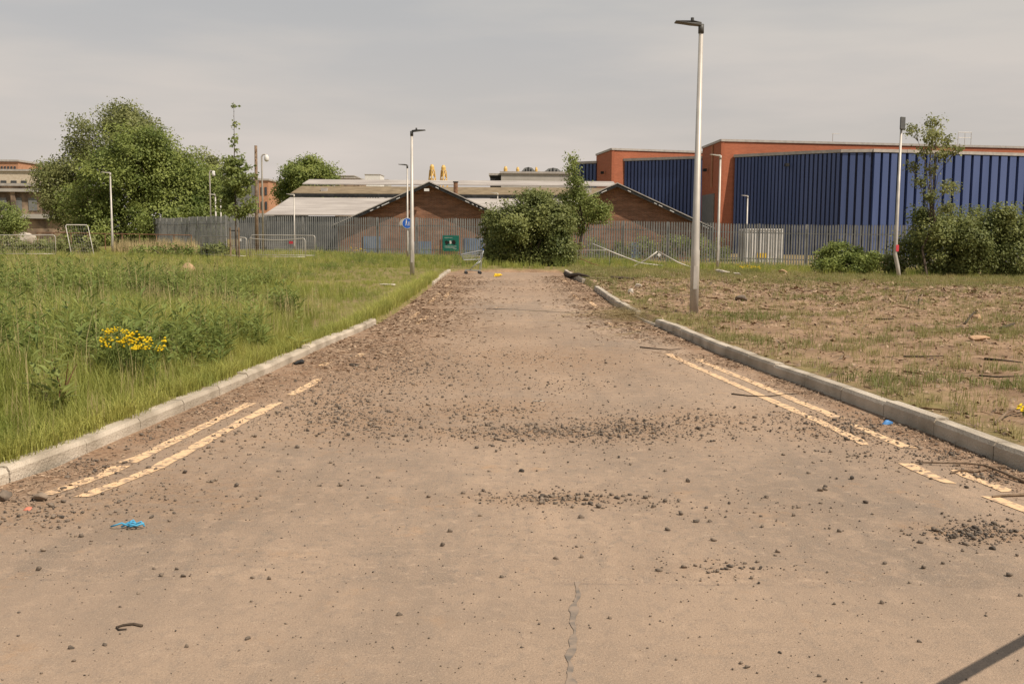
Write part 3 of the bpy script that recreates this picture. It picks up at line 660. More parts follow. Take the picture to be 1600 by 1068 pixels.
T('low_shrub', 'small rounded green bush near the leaning lamp post', 'shrub', 1322, 46, [(1312, 398, 22), (1340, 405, 18), (1300, 410, 20), (1330, 418, 22), (1360, 408, 14), (1290, 415, 12)], .05, M['leaf'], 80, 50, .11, .15, depth=.35, multi=4, fork=.1, top=.7)
T('wide_shrub', 'wide olive thicket in front of the blue wall at right', 'shrub', 1520, 46, [(1450, 365, 30), (1490, 360, 32), (1540, 355, 32), (1590, 362, 34), (1430, 392, 24), (1475, 395, 36), (1530, 395, 38), (1585, 398, 36), (1630, 375, 40), (1560, 340, 16), (1440, 340, 12), (1500, 415, 22), (1560, 415, 24), (1510, 372, 30), (1512, 400, 30), (1555, 378, 28), (1410, 410, 16)], .09, M['leafd'], 62, 58, .12, .2, depth=.5, multi=7, fork=.1, top=1.2)
T('airy_tree', 'tall thin see-through tree beside the leaning lamp post', 'tree', 1450, 45, [(1440, 200, 9), (1462, 190, 9), (1478, 203, 11), (1455, 215, 13), (1485, 222, 9), (1440, 235, 8), (1470, 240, 11), (1462, 265, 7), (1435, 285, 8), (1490, 290, 8), (1475, 295, 7), (1440, 310, 11), (1465, 325, 12), (1490, 235, 6), (1430, 260, 6)], .06, M['leafb'], 34, 26, .12, .17, inner=.15, limb_r=.3, fork=.2)
# bramble hedge and other low growth on the left
for nm, lb, px, Y, lst, mm in (
    ('bramble_hedge', 'low green bramble hedge behind the pedestrian barriers', 265, 56, [(215, 402, 13), (240, 400, 13), (265, 401, 13), (290, 402, 13), (315, 402, 12)], 'leaf'),
    ('dark_shrub', 'dark low shrub behind the left pedestrian barrier', 338, 55, [(330, 396, 13), (345, 400, 13), (338, 392, 10), (322, 404, 10)], 'leafd'),
    ('scrub_bush', 'pale green scrub at the far left below the ruined building', 20, 74, [(5, 335, 18), (25, 340, 14), (40, 352, 10), (10, 355, 16), (-20, 345, 25)], 'leafl'),
    ('field_scrub', 'olive scrub patch beside the upended barrier', 95, 58, [(60, 392, 15), (85, 388, 14), (108, 392, 13), (135, 388, 12), (40, 390, 14), (15, 388, 16), (-10, 390, 18)], 'leafb'),
    ('scrub_behind_fence', 'ivy-like scrub seen through the fence below the right gable', 1040, 70, [(930, 392, 16), (970, 395, 16), (1010, 390, 16), (1050, 385, 18), (1085, 388, 18), (1120, 392, 15)], 'leafl')):
    T(nm, lb, 'shrub', px, Y, lst, .05, M[mm], 46, 40, .15, .2, depth=.4, multi=3, fork=.1, top=.6)
# staked sapling
sb = B(370, 52, 410)
def sapling():
    root = tag(empty('sapling', sb), 'slim young street tree tied between two wooden stakes', 'tree'); s = 52 / F; h = (410 - 168) * s; mb = MB()
    path = [Vector((rng.normal(0, .02), 0, h * i / 9 - .05)) for i in range(10)]; mb.tube(path, [.055 * (1 - .88 * i / 9) for i in range(10)], 6); bl = []
    for i in range(80):
        f = rng.uniform(.22, .97) if i % 2 else rng.uniform(.25, .6); a = rng.uniform(0, 6.28); L = (.12 + 1.15 * sst(.72, .42, f)) * rng.uniform(.5, 1.0); st = Vector((0, 0, h * f)); e_ = st + Vector((math.cos(a) * L, math.sin(a) * L, L * .55))
        mb.tube([st, st.lerp(e_, .5) + Vector((0, 0, -.03)), e_], [.013, .009, .003], 4, caps=False)
        if f > .66 and rng.uniform() < .55: continue
        for t in ((.3, .5, .65, .8, 1) if f < .62 else (1,)): bl.append((tuple(st.lerp(e_, t)), .13 if f < .62 else .07))
    mb.build('trunk', M['bark'], root)
    crown('crown', bl, 1, 12, .17, M['leafl'], root, .10, .1, .5, dens_r=False)
    for dx in (-.33, .10): MB().tube([(dx, .1, -.1), (dx, .1, 1.6)], .045, 8).build('stake', M['wood'], root)
    MB().box((-.11, .1, 1.45), (.5, .02, .05)).build('tree_tie', M['rubber'], root)
sapling()
# flowers
def ragwort(label, px, py, wpx, n, hgt, group=None):
    b = G(px, py); s = 1.0; root = tag(empty('ragwort_plant', b), label, 'plant', group); st = MB(); fl = MB(); w = wpx * b.y / F
    for i in range(n):
        x = ((i + rng.uniform(0, 1)) / n - .5) * w; y = rng.normal(0, .12); z = hgt * rng.uniform(.78, 1.05) - .22 * x / w * hgt
        st.tube([(x * .4, y * .4, -.02), (x * .8, y * .8, z * .6), (x, y, z)], [.005, .004, .002], 4, caps=False)
        for _ in range(7):
            q = Vector((x + rng.normal(0, .028), y + rng.normal(0, .028), z + rng.normal(0, .012))); r = rng.uniform(.010, .017)
            fl.poly([q + Vector((math.cos(a) * r, math.sin(a) * r, .004 * math.sin(3 * a))) for a in np.linspace(0, 6.283, 7)[:-1]]); fl.poly([q + Vector((math.cos(a) * r * .8, 0, math.sin(a) * r * .8)) for a in np.linspace(0, 6.283, 6)[:-1]])
    st.build('stems', M['weed'], root)['kind'] = 'stuff'; fl.build('flower_heads', M['flower'], root)['kind'] = 'stuff'
ragwort('yellow ragwort in bloom in the meadow near the left kerb', 205, 606, 86, 34, .52)
ragwort('yellow-flowered weed by the fence behind the main lamp post', 1170, 428, 40, 16, .35)
ragwort('yellow-flowered weed in front of the left blue door', 560, 412, 26, 10, .75)
def dock(label, px, py, h):
    b = G(px, py); root = tag(empty('dock_plant', b), label, 'plant'); st = MB()
    for k in range(3): a = rng.uniform(0, 6.28); st.tube([(0, 0, -.02), (math.cos(a) * .06, .04, h * .5), (math.cos(a) * .16, math.sin(a) * .1, h * rng.uniform(.8, 1.05))], [.008, .006, .003], 5)
    st.build('stems', M['rust'], root); v, t = leafy(15, h, .24, .10, 4, .06)
    link('leaves', np_mesh('leaves', v, t, M['leafl'], {'tone': rng.uniform(.2, 1, len(v))}), root)
dock('broad-leaved dock plant with reddish stems at the left edge', 92, 655, .55)
dock('broad-leaved weed beside the sandstone boulder', 245, 440, .5)

# ------------------------------------------------------------------ lamp posts
def lamp(label, px, Y, top, hdir, headm='palehead', r0=.07, r1=.042, style='flat', cell=True, hl=.5):
    b = B(px, Y); H = P(px, top, Y).z - b.z - .12; root = tag(empty('lamp_post', b), label, 'lamp post', 'street lamps')
    MB().tube([(0, 0, -.1), (0, 0, 1.2), (0, 0, 1.25), (0, 0, H)], [r0, r0, r0 * .86, r1], 14).build('column', M['galv'], root, smooth=True)
    MB().box((0, -r0 + .002, .7), (r0 * .9, .012, .45)).build('access_door', M['galv'], root)
    d = hdir
    MB().tube([(0, 0, H - .05), (0, 0, H + .12)], r1 * 1.3, 10).build('spigot', M[headm], root, smooth=True)
    hd = MB(); up = .07
    o = [(0, -.04), (0, .035), (.16, .05), (hl, .03 + up * .3), (hl, .008 + up * .3), (.2, -.008)]
    n = len(hd.v); 
    for y, k in ((-.11, 1), (.11, 1)):
        for (x, z) in o: hd.v.append((d * x, y * (1 if x > .1 else .5), H + .12 + z))
    m_ = len(o); hd.f += [tuple(range(m_)), tuple(range(2 * m_ - 1, m_ - 1, -1))] + [((i + 1) % m_, i, m_ + i, m_ + (i + 1) % m_) for i in range(m_)]
    bevel(hd.build('lamp_head', M[headm], root), .012)
    if cell: MB().tube([(d * .17, 0, H + .165), (d * .17, 0, H + .24)], [.035, .03], 10).build('photocell', M['darkhead'], root)
    return root
lamp('tall grey lamp post in the foreground right of the road', 1086, float(G(1086, 489).y), 38, -1, 'darkhead', .085, .042)
lamp('grey lamp post on the left verge near the road end, head pointing right', 644, float(G(644, 430).y), 205, 1, 'darkhead', .085, .045)
shared = lamp('thinner lamp post carrying the round blue sign', 637, 58, 258, -1, 'darkhead', .06, .04, cell=False)
lamp('lamp post standing in the meadow before the big trees', 177, 61, 270, -1, 'palehead', .07, .042, cell=False)
lamp('pale lamp post right of the tall foreground post', 1121, 49, 243, -1, 'palehead', .075, .045, cell=False)
lamp('short lamp post behind the fence before the blue wall', 1165, 80, 306, -1, 'palehead', .07, .045, cell=False)
lamp('lamp post behind the fence in front of the pale roof', 461, 69, 304, -1, 'palehead', .05, .04, cell=False)
lamp('lamp post poking up left of the dark bush', 777, 70, 302, -1, 'palehead', .05, .035, cell=False)
lamp('left one of two lamp posts behind the fence beside the maple', 339, 78, 304, -1, 'palehead', .07, .05, cell=False)
lamp('right one of two lamp posts behind the fence beside the maple', 347, 80, 303, -1, 'palehead', .06, .05, cell=False)
# bent leaning lamp
bl_ = B(1402, 44); lr = tag(empty('lamp_post', bl_), 'leaning lamp post bent near its foot before the blue wall', 'lamp post', 'street lamps')
s_ = 44 / F
MB().tube([(.12, 0, -.15), (.02, 0, .45), (-.12, 0, 1.0), (-.10, 0, 1.5), (-.10, 0, P(1408, 199, 44).z - bl_.z)], [.085, .085, .085, .075, .045], 14).build('column', M['galv'], lr, smooth=True)
bevel(MB().box((-.075, -.06, P(1408, 193, 44).z - bl_.z), (.21, .10, .55), M=Matrix.Rotation(R(5), 3, 'Y') @ Matrix.Rotation(R(-14), 3, 'X')).build('lamp_head', M['darkhead'], lr), .02)
MB().box((-.06, -.085, 1.25), (.12, .012, .28)).build('warning_label', M['red'], lr)
# camera masts and wooden pole
def mast(label, px, Y, H):
    b = B(px, Y); root = tag(empty('camera_mast', b), label, 'camera mast')
    MB().tube([(0, 0, -.1), (0, 0, H - .5), (0, 0, H - .1), (.06, 0, H + .02), (.2, 0, H + .05), (.3, 0, H)], [.06, .05, .05, .05, .045, .045], 10).build('pole', M['galv'], root, smooth=True)
    c = MB().tube([(.3, 0, H + .02), (.3, 0, H - .1), (.3, 0, H - .28), (.3, 0, H - .36), (.3, 0, H - .40)], [.07, .14, .15, .11, .02], 12).build('camera_housing', M['white'], root, smooth=True)
mast('camera mast with white dome hook beside the wooden pole', 412, 64, 6.1); mast('camera mast with pale dome against the maple', 331, 80, 6.0)
wp = B(402, 66); w_ = tag(empty('wooden_pole', wp), 'brown wooden pole left of the white camera mast', 'pole')
MB().tube([(0, 0, -.2), (.02, 0, 3), (.05, 0, 6.8)], [.12, .11, .09], 9).build('shaft', M['wood'], w_, smooth=True)
for z in (5.4, 5.9, 6.4): MB().box((.05, -.1, z), (.06, .08, .05)).build('step_bolt', M['rust'], w_)

# shared-path sign on the thin post
sg = tag(empty('round_sign', B(637, 58) + Vector((0, -.10, 2.02))), 'round blue path sign with white figures on the thin lamp post', 'sign')
def disc(r, y, k=28): return [(r * math.cos(a), y, r * math.sin(a)) for a in np.linspace(0, 2 * math.pi, k, endpoint=False)]
def plate(r, y0, y1, k=28):
    m = MB(); a = disc(r, y0, k); b_ = disc(r, y1, k); m.v = a + b_; m.f = [tuple(range(k))[::-1], tuple(range(k, 2 * k))] + [(i, (i + 1) % k, k + (i + 1) % k, k + i) for i in range(k)]; return m
plate(.30, 0, .012).build('rim', M['white'], sg); plate(.275, -.006, -.001).build('face', M['bluesign'], sg)
fig = MB()
def man(cx, cz, s):
    k = 12; fig.poly([(cx + .035 * s * math.cos(a), -.010, cz + .14 * s + .035 * s * math.sin(a)) for a in np.linspace(0, 6.283, k, endpoint=False)])
    for q in ([(-.035, .09), (.035, .09), (.03, -.02), (-.03, -.02)], [(-.03, -.02), (-.005, -.02), (-.035, -.16), (-.06, -.16)], [(.005, -.02), (.03, -.02), (.06, -.16), (.035, -.16)]): fig.poly([(cx + x * s, -.010 - .0005, cz + z * s) for x, z in q])
man(-.05, .03, 1.0); man(.09, -.03, .7); fig.build('figures', M['white'], sg)
MB().box((0, .055, .0), (.12, .08, .04)).build('clamp', M['galv'], sg)
s2 = tag(empty('sign_back', B(637, 58) + Vector((-.20, .09, 2.0))), 'grey back of a round sign left of the blue sign', 'sign')
plate(.27, 0, .012).build('plate', M['galv'], s2); MB().box((.12, -.03, 0), (.28, .04, .04)).build('bracket', M['galv'], s2)

# ------------------------------------------------------------------ palisade fence
def fence_line(X): return 66.0 - .275 * X
FA = Vector((-19.6, fence_line(-19.6))); FB = Vector((36.0, fence_line(36.0))); FC = Vector((-32.0, 92.0))
def palisade(name, label, A, Bp, Hh=2.48, posts=True):
    root = tag(empty(name, (A.x, A.y, hz(A.x, A.y))), label, 'fence'); z0 = hz(A.x, A.y); d = (Bp - A); L = d.length; d.normalize(); ang = math.atan2(d.y, d.x)
    nrm = Vector((d.y, -d.x)); nb = int(round(L / 2.75)); step = L / nb
    gzf = lambda t: hz(A.x + d.x * t, A.y + d.y * t) - z0
    pm = MB().box((0, 0, Hh / 2 - .05), (.10, .055, Hh + .1)).mesh('post', M['galvpost'])
    for i in range(nb + 1):
        t = i * step; link('post', pm, root, (d.x * t + nrm.x * -.06, d.y * t + nrm.y * -.06, gzf(t)), (0, 0, ang))
    for i in range(nb):
        t0, t1 = i * step, (i + 1) * step
        for zr in (.38, Hh - .55):
            a = Vector((d.x * t0, d.y * t0, gzf(t0) + zr)); b_ = Vector((d.x * t1, d.y * t1, gzf(t1) + zr)); mb = MB()
            q = Vector((nrm.x, nrm.y, 0)) * .02; u = Vector((0, 0, .028))
            mb.v = [tuple(p) for p in (a - q - u, a + q - u, a + q + u, a - q + u, b_ - q - u, b_ + q - u, b_ + q + u, b_ - q + u)]
            mb.f = [(0, 1, 2, 3), (7, 6, 5, 4), (0, 4, 5, 1), (1, 5, 6, 2), (2, 6, 7, 3), (3, 7, 4, 0)]; mb.build('rail', M['galvdark'], root)
    # W-section pales with split tops
    n = int(L / .155); V = []; Fc = []
    prof = [(-.042, 0), (-.022, .018), (0, .006), (.022, .018), (.042, 0)]
    for k in range(n):
        t = (k + .5) * L / n; z = gzf(t); c = Vector((d.x * t, d.y * t)) + nrm * .03; b0 = len(V); jt = rng.normal(0, .006)
        for zz, sp_ in ((.05, 1), (Hh - .14, 1), (Hh - .03, .8)):
            for (a, o) in prof: p = c + d * (a * sp_ + jt * zz / 2) + nrm * o; V.append((p.x, p.y, z + zz))
        for r_ in range(2):
            for j in range(4): a = b0 + r_ * 5 + j; Fc.append((a, a + 1, a + 6, a + 5))
        for j, a in enumerate((-.03, 0, .03)):
            p = c + d * (a * 1.2) + nrm * .03; V.append((p.x, p.y, z + Hh + (.02 if j == 1 else 0)))
        Fc.append((b0 + 10, b0 + 11, b0 + 15, b0 + 15)) if False else None
        me_i = b0 + 10; V_i = b0 + 15
        Fc.append((me_i, me_i + 1, V_i, V_i)); Fc.append((me_i + 1, me_i + 3, V_i + 1, V_i + 1)); Fc.append((me_i + 3, me_i + 4, V_i + 2, V_i + 2))
    me = bpy.data.meshes.new('pales'); me.from_pydata(V, [], [tuple(dict.fromkeys(f)) for f in Fc]); me.update(); me.materials.append(M['galvdark'])
    o = link('pales', me, root); o['kind'] = 'stuff'
    return root
palisade('palisade_fence', 'long grey steel palisade fence across the end of the road', FA, FB)
palisade('palisade_fence', 'grey palisade fence running back beside the maple, seen edge-on', FA + Vector((-.25, .1)), FC)

# green notice board on the fence
X0 = P(700, 380, 64).x; fy = fence_line(X0)
gs = tag(empty('notice_board', (X0, fy - .12, P(700, 380, fy).z)), 'dark green notice board with picture and white lettering on the fence', 'sign'); gs.rotation_euler = (0, 0, math.atan(-.275))
bevel(MB().box((0, 0, 0), (1.12, .03, 1.02)).build('board', M['greensign'], gs), .01)
pic = MB()
for q in ([(-.42, .12), (-.30, .18), (-.10, .10), (-.12, -.02), (-.22, -.06), (-.26, -.12), (-.34, -.10), (-.38, 0)], [(.08, .16), (.16, .24), (.30, .18), (.34, .04), (.28, -.10), (.12, -.06), (.06, .02)]): pic.poly([(x, -.020, z) for x, z in q])
pic.build('dark_picture', M['black'], gs)
pl = MB()
pl.poly([(x, -.019, z) for x, z in [(-.10, .16), (.02, .18), (.06, .0), (-.06, -.06)]])
for z, x0, x1 in ((-.19, -.42, -.05), (-.19, .0, .36), (-.27, -.40, .30), (-.34, .18, .38), (.36, -.42, .1)):
    x = x0
    while x < x1: w = random.uniform(.02, .07); pl.quad((x, -.019, z - .014), (x + w, -.019, z - .014), (x + w, -.019, z + .014), (x, -.019, z + .014)); x += w + .02
pl.build('white_lettering', M['white'], gs)

# ------------------------------------------------------------------ twin-gabled brick shed with long low hall behind
def shed():
    yg = 73.0; c1 = P(672, 287, yg); c2 = P(963, 291, yg); apex = (c1.z + c2.z) / 2; half = (c2.x - c1.x) / 2; x1, x2 = c1.x, c2.x
    eave = P(1083, 346, yg).z; z0 = -.3; slope = (apex - eave) / (P(1083, 346, yg).x - x2); ev = apex - slope * half
    root = tag(empty('brick_shed', ((x1 + x2) / 2, yg, 0)), 'old brick shed with two gables behind the fence', 'building'); cx = (x1 + x2) / 2; yd = 12.0
    for k, xa in enumerate((x1, x2)):
        a = xa - cx; w = MB().prism([(a - half, z0), (a + half, z0), (a + half, ev), (a, apex), (a - half, ev)], 0.0, yd); w.build('gable_wall', M['brick'], root)
        for sg_ in (-1, 1):
            # roof slope: a slab overhanging the gable by a metre
            th = .10; xe = a + sg_ * (half + (.30 if (k, sg_) in ((0, -1), (1, 1)) else -.02)); ze = apex - slope * abs(xe - a)
            o = [(a, apex + .02), (a, apex + .02 + th), (xe, ze + .02 + th), (xe, ze + .02)]
            MB().prism(o, -.6, yd).build('roof_slope', M['roofpale'], root)
            # bargeboard along the verge
            ob = [(a, apex - .10), (a, apex + .10), (xe, ze + .10), (xe, ze - .10)]
            bb = MB().prism(ob, -.64, -.603).build('bargeboard', M['black'], root)
            for q in range(5):
                t0 = rng.uniform(.05, .9); t1 = t0 + rng.uniform(.02, .06); f = lambda t, dz: (a + (xe - a) * t, -.645, apex + (ze - apex) * t + dz)
                MB().quad(f(t0, -.05), f(t1, -.05), f(t1, .0), f(t0, .0)).build('peeling_paint', M['white'], bb)
            # white flashing on top of the verge
            oc = [(a, apex + .13), (a, apex + .19), (xe, ze + .19), (xe, ze + .13)]
            MB().prism(oc, -.68, -.5).build('verge_flashing', M['coping'], root)
    def opening(px0, px1, py0, mt, nm):
        p0 = P(px0, py0, yg); p1 = P(px1, py0, yg); w = p1.x - p0.x; h = p0.z - z0; c = (p0.x + p1.x) / 2 - cx
        d = MB().box((c, -.02, z0 + h / 2), (w, .10, h)).build(nm, M[mt], root)
        n = max(3, int(w / .28)); 
        for i in range(n): MB().box((c - w / 2 + (i + .5) * w / n, -.085, z0 + h / 2), (w / n - .05, .03, h - .1)).build('door_board', M[mt], d)
    for q in ((567, 596, 369), (648, 673, 377), (725, 757, 372), (985, 1003, 379)): opening(*q, 'bluedoor', 'blue_door')
    MB().box((x1 - cx - .18, -.72, apex - .42), (.34, .16, .18)).build('floodlight', M['white'], root)
    # long low hall behind, ridge running left-right
    ye, yr = 76.0, 93.0; le = P(413, 336, ye); lr_ = P(491, 290, yr);  zr = lr_.z; ze = le.z
    hroot = tag(empty('long_hall', (0, ye, 0)), 'long low hall with pale and mossy roof strips behind the brick gables', 'building')
    MB().box(((le.x + 8.9) / 2, 8.6, (ze - .6) / 2), (8.9 - le.x - .2, 16.8, ze + .5)).build('wall', M['slate'], hroot)
    def strip(t0, t1, mt, nm, dz=0.0, th=.08):
        f = lambda xa, t: Vector((xa, (yr - ye) * t, ze + (zr - ze) * t + dz))
        xa0, xa1 = le.x + (lr_.x - le.x) * 0, 9.0; a, b_, c, d = f(xa0, t0), f(xa1, t0), f(xa1, t1), f(xa0, t1)
        mb = MB(); up = Vector((0, 0, th)); mb.v = [tuple(p) for p in (a, b_, c, d, a + up, b_ + up, c + up, d + up)]
        mb.f = [(3, 2, 1, 0), (4, 5, 6, 7), (0, 1, 5, 4), (1, 2, 6, 5), (2, 3, 7, 6), (3, 0, 4, 7)]; return mb.build(nm, M[mt], hroot)
    strip(0, .52, 'roofpale', 'lower_roof'); strip(.54, .80, 'roofbrown', 'mossy_roof', .32); strip(.82, 1.0, 'roofpale', 'ridge_roof', .48)
    strip(.525, .535, 'black', 'roof_gutter', .10, .26)
    p = P(712, 297, 80); fl = MB().tube([(p.x, 4, p.z - 1), (p.x, 4, P(712, 285, 80).z)], .17, 10).build('flue', M['rust'], hroot)
    MB().tube([(p.x, 4, P(712, 285, 80).z), (p.x, 4, P(712, 283.5, 80).z)], .22, 10).build('flue_cowl', M['black'], fl)
    for px in (505, 830, 920):
        q = P(px, 298, 86); MB().box((q.x, 10.5, q.z), (.5, .4, .5)).build('roof_vent', M['coping'], hroot)
shed()

# ------------------------------------------------------------------ retail warehouse: orange brick with blue cladding
def warehouse():
    root = tag(empty('warehouse', (20, 100, 0)), 'large warehouse of orange brick and dark blue ribbed cladding', 'building'); O = Vector((20, 100, 0))
    def V2(px, Y): p = P(px, 300, Y); return Vector((p.x, Y))
    def wall(A, Bp, z1, m, nm, th=.3, z0=-1.0):
        d = Bp - A; L = d.length; ang = math.atan2(d.y, d.x); c = (A + Bp) / 2
        n = Vector((-d.y, d.x)).normalized(); n = n if n.y > 0 else -n
        o = MB().box((0, 0, 0), (L, th, z1 - z0)).build(nm, m, root, (c.x + n.x * th / 2 - O.x, c.y + n.y * th / 2 - O.y, (z0 + z1) / 2), (0, 0, ang)); return o, ang, n, L
    def cop(A, Bp, z1, parent=root, m='coping', over=.12, h=.28):
        d = Bp - A; L = d.length; ang = math.atan2(d.y, d.x); c = (A + Bp) / 2; n = Vector((-d.y, d.x)).normalized(); n = n if n.y > 0 else -n
        MB().box((0, 0, 0), (L + .1, .6, h)).build('coping', M[m], root, (c.x + n.x * .2 - O.x, c.y + n.y * .2 - O.y, z1 + h / 2 + .003), (0, 0, ang))
    def cladding(A, Bp, z1, pitch, frac, depth):
        w, ang, n, L = wall(A, Bp, z1, M['blueshade'], 'cladding_wall'); k = max(1, int(round(L / pitch))); st = L / k
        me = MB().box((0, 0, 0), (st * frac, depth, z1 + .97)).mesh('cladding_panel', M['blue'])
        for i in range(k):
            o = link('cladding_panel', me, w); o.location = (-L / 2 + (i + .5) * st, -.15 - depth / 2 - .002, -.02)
        cop(A - n * (depth * .9), Bp - n * (depth * .9), z1)
        return w
    h1 = 9.5; Hr = 11.25
    q0, q1, q2, q3, q4, q5 = V2(1147, 102.3), V2(1250, 97.7), V2(1312, 95.5), V2(1360, 94.9), V2(1412, 95.5), V2(1720, 100.6); zc = P(1356, 238, 95).z
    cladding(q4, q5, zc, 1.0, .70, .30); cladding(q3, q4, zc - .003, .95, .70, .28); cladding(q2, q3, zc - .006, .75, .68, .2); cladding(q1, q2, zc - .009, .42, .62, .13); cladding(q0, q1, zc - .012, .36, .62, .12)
    def brick_step(pxc, Yc, pxl, Yl, pxr, Yr, pyt):
        zt = P(pxc, pyt, Yc).z; a, l, r = V2(pxc, Yc), V2(pxl, Yl), V2(pxr, Yr)
        f, *_ = wall(a, r, zt, M['redbrick'], 'brick_front'); s, *_ = wall(l, a, zt - .004, M['redbrick'], 'brick_side'); cop(a, r, zt, h=.22); cop(l, a, zt + .004, h=.22); return zt, a, l
    zt2, a2, l2 = brick_step(1125, 102.2, 1096, 111, 1720, 109.5, 221)
    p = P(1107, 303, 106); sd = math.atan2((a2 - l2).y, (a2 - l2).x)
    m = l2.lerp(a2, .42); nn = Vector((a2.y - l2.y, -(a2.x - l2.x))).normalized(); nn = nn if nn.x < 0 else -nn
    MB().box((0, 0, 0), (5.6, .12, P(1107, 303, 106).z + 1)).build('shutter_door', M['greydoor'], root, (m.x + nn.x * .05 - O.x, m.y + nn.y * .05 - O.y, (P(1107, 303, 106).z - 1) / 2), (0, 0, sd))
    m = l2.lerp(a2, .60); MB().box((0, 0, 0), (.22, .12, 4.2)).build('downpipe', M['orange'], root, (m.x + nn.x * .10 - O.x, m.y + nn.y * .10 - O.y, zt2 - 2.2), (0, 0, sd))
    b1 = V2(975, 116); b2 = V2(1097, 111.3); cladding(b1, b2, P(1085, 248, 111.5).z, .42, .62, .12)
    brick_step(955, 115.5, 931, 124, 1099, 119, 234.5)
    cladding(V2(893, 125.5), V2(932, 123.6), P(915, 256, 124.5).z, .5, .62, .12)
    # roof of the hall behind the parapets
    MB().box((0, 0, 0), (44, 36, .3)).build('roof', M['coping'], root, (47 - O.x, 134 - O.y, 8.6))
    for px, py, Y in ((1230, 258, 98.2), (1102, 266, 108), (942, 270, 119)):
        q = P(px, py, Y); lt = MB().box((0, 0, 0), (.35, .5, .28)).build('wall_light', M['black'], root, (q.x - O.x - .1, q.y - O.y - .25, q.z))
    q = P(1502, 222, 108); fr = MB()
    for dx in (-.35, .35, 1.0): fr.tube([(dx, 0, 0), (dx, 0, 1.25)], .03, 5)
    for z in (.7, 1.25): fr.tube([(-.35, 0, z), (1.0, 0, z)], .03, 5)
    fr.build('roof_guardrail', M['galv'], root, (q.x - O.x, q.y - O.y, P(1502, 226, 108).z))
    q = P(1301, 220, 108); MB().tube([(0, 0, -.6), (0, 0, .75)], .03, 5).tube([(-.1, 0, .72), (.7, 0, .72)], .025, 5).build('aerial', M['galv'], root, (q.x - O.x, q.y - O.y, q.z))
warehouse()

# shipping container behind the fence
def container():
    A = P(1165, 357, 70); root = tag(empty('shipping_container', (A.x, 70, -.45)), 'white shipping container behind the fence before the blue wall', 'container', None); root.rotation_euler = (0, 0, R(-8)); h = A.z + .45
    bevel(MB().box((1.25, 3, h / 2), (2.44, 6, h - .02)).build('body', M['white'], root), .01)
    for i in range(9): MB().box((.15 + i * .275, -.025, h / 2), (.13, .06, h - .25)).build('end_rib', M['white'], root)
    for x in (.05, 2.45): MB().box((x, -.02, h / 2), (.1, .1, h)).build('corner_post', M['white'], root)
    for z in (.06, h - .05): MB().box((1.25, -.03, z), (2.5, .09, .1)).build('end_beam', M['white'], root)
    for i in range(16): MB().box((.0, .3 + i * .36, h / 2), (.06, .17, h - .25)).build('side_rib', M['greyconc'], root)
    MB().box((1.1, -.062, .75), (.75, .01, .32)).build('yellow_mark', M['plasticyellow'], root)
container()

# ------------------------------------------------------------------ far buildings
def block(name, label, px0, px1, py0, Y, m, depth=10, cat='building', rows=0, cols=0, wm='glass', base=-1.0, winbox=(.1, .9, .15, .85)):
    a, b_ = P(px0, py0, Y), P(px1, py0, Y); h = a.z - base; w = b_.x - a.x
    root = tag(empty(name, ((a.x + b_.x) / 2, Y, base)), label, cat); MB().box((0, depth / 2, h / 2), (w, depth, h)).build('wall', M[m], root)
    MB().box((0, depth / 2, h + .15), (w + .4, depth + .4, .3)).build('roof', M['coping'], root)
    x0, x1, z0, z1 = winbox
    for r_ in range(rows):
        for c in range(cols):
            ww = w * (x1 - x0) / cols; hh = h * (z1 - z0) / rows
            MB().box((-w / 2 + w * x0 + (c + .5) * ww, -.02, h * z0 + (r_ + .5) * hh), (ww * .55, .12, hh * .55)).build('window', M[wm], root)
    return root
block('stone_ruin', 'soot-stained derelict stone building at the far left', -40, 100, 290, 118, 'rubblewall', 14, rows=1, cols=5, wm='greydoor', winbox=(.05, .9, .56, .9))
ru = bpy.data.objects['stone_ruin']; s118 = 118 / F
for z, t in ((.55, .5), (.93, .35)):
    hh = (P(50, 290, 118).z + 1); MB().box((0, -.25, hh * z), (140 * s118, .5, t)).build('cornice', M['greyconc'], ru)
for i in (1, 3, 6): MB().box((-140 * s118 / 2 + (i + .5) * 140 * s118 / 8, -.16, (P(50, 290, 118).z + 1) * .75), (.5, .3, 2.6)).build('pilaster', M['rubblewall'], ru)
block('cream_block', 'cream flat-roofed block above the derelict building', -60, 54, 267, 150, 'cream', 16, rows=1, cols=3, winbox=(.5, .92, .74, .92))
block('orange_block', 'orange top storey with small windows at the far left edge', -60, 28, 252, 170, 'orange', 16, rows=1, cols=9, winbox=(.45, .97, .86, .97))
block('orange_flats', 'small orange building between sapling and camera mast', 404, 419, 282, 180, 'orange', 10, rows=3, cols=2, winbox=(.1, .95, .3, .95))
block('dark_shed', 'dark sheet-clad shed behind the fence left of the pale roof', 372, 446, 339, 82, 'slate', 8)
block('slate_block', 'grey slate-roofed block behind the sapling', 338, 402, 280, 190, 'greydoor', 12)
block('brown_block', 'low brown building on the skyline left of the lamp post', 523, 562, 279, 320, 'rubblewall', 14, rows=1, cols=5, winbox=(.05, .95, .6, .9))
block('dome_roof_building', 'pale low building behind the brown skyline block', 528, 553, 275, 420, 'greyconc', 14)
block('white_flats', 'white block of flats far off on the skyline', 570, 594, 273, 520, 'white', 16, rows=6, cols=5, winbox=(.1, .95, .2, .95))
block('far_flats', 'smaller grey flats beside the white block on the skyline', 594, 606, 281, 560, 'greyconc', 16, rows=3, cols=3)
block('concrete_store', 'pale concrete store with flat roof left of the young tree', 783, 905, 271, 150, 'greyconc', 20)
block('dark_tank_house', 'dark box-like plant room on the left end of the concrete store', 766, 784, 274, 152, 'black', 10)
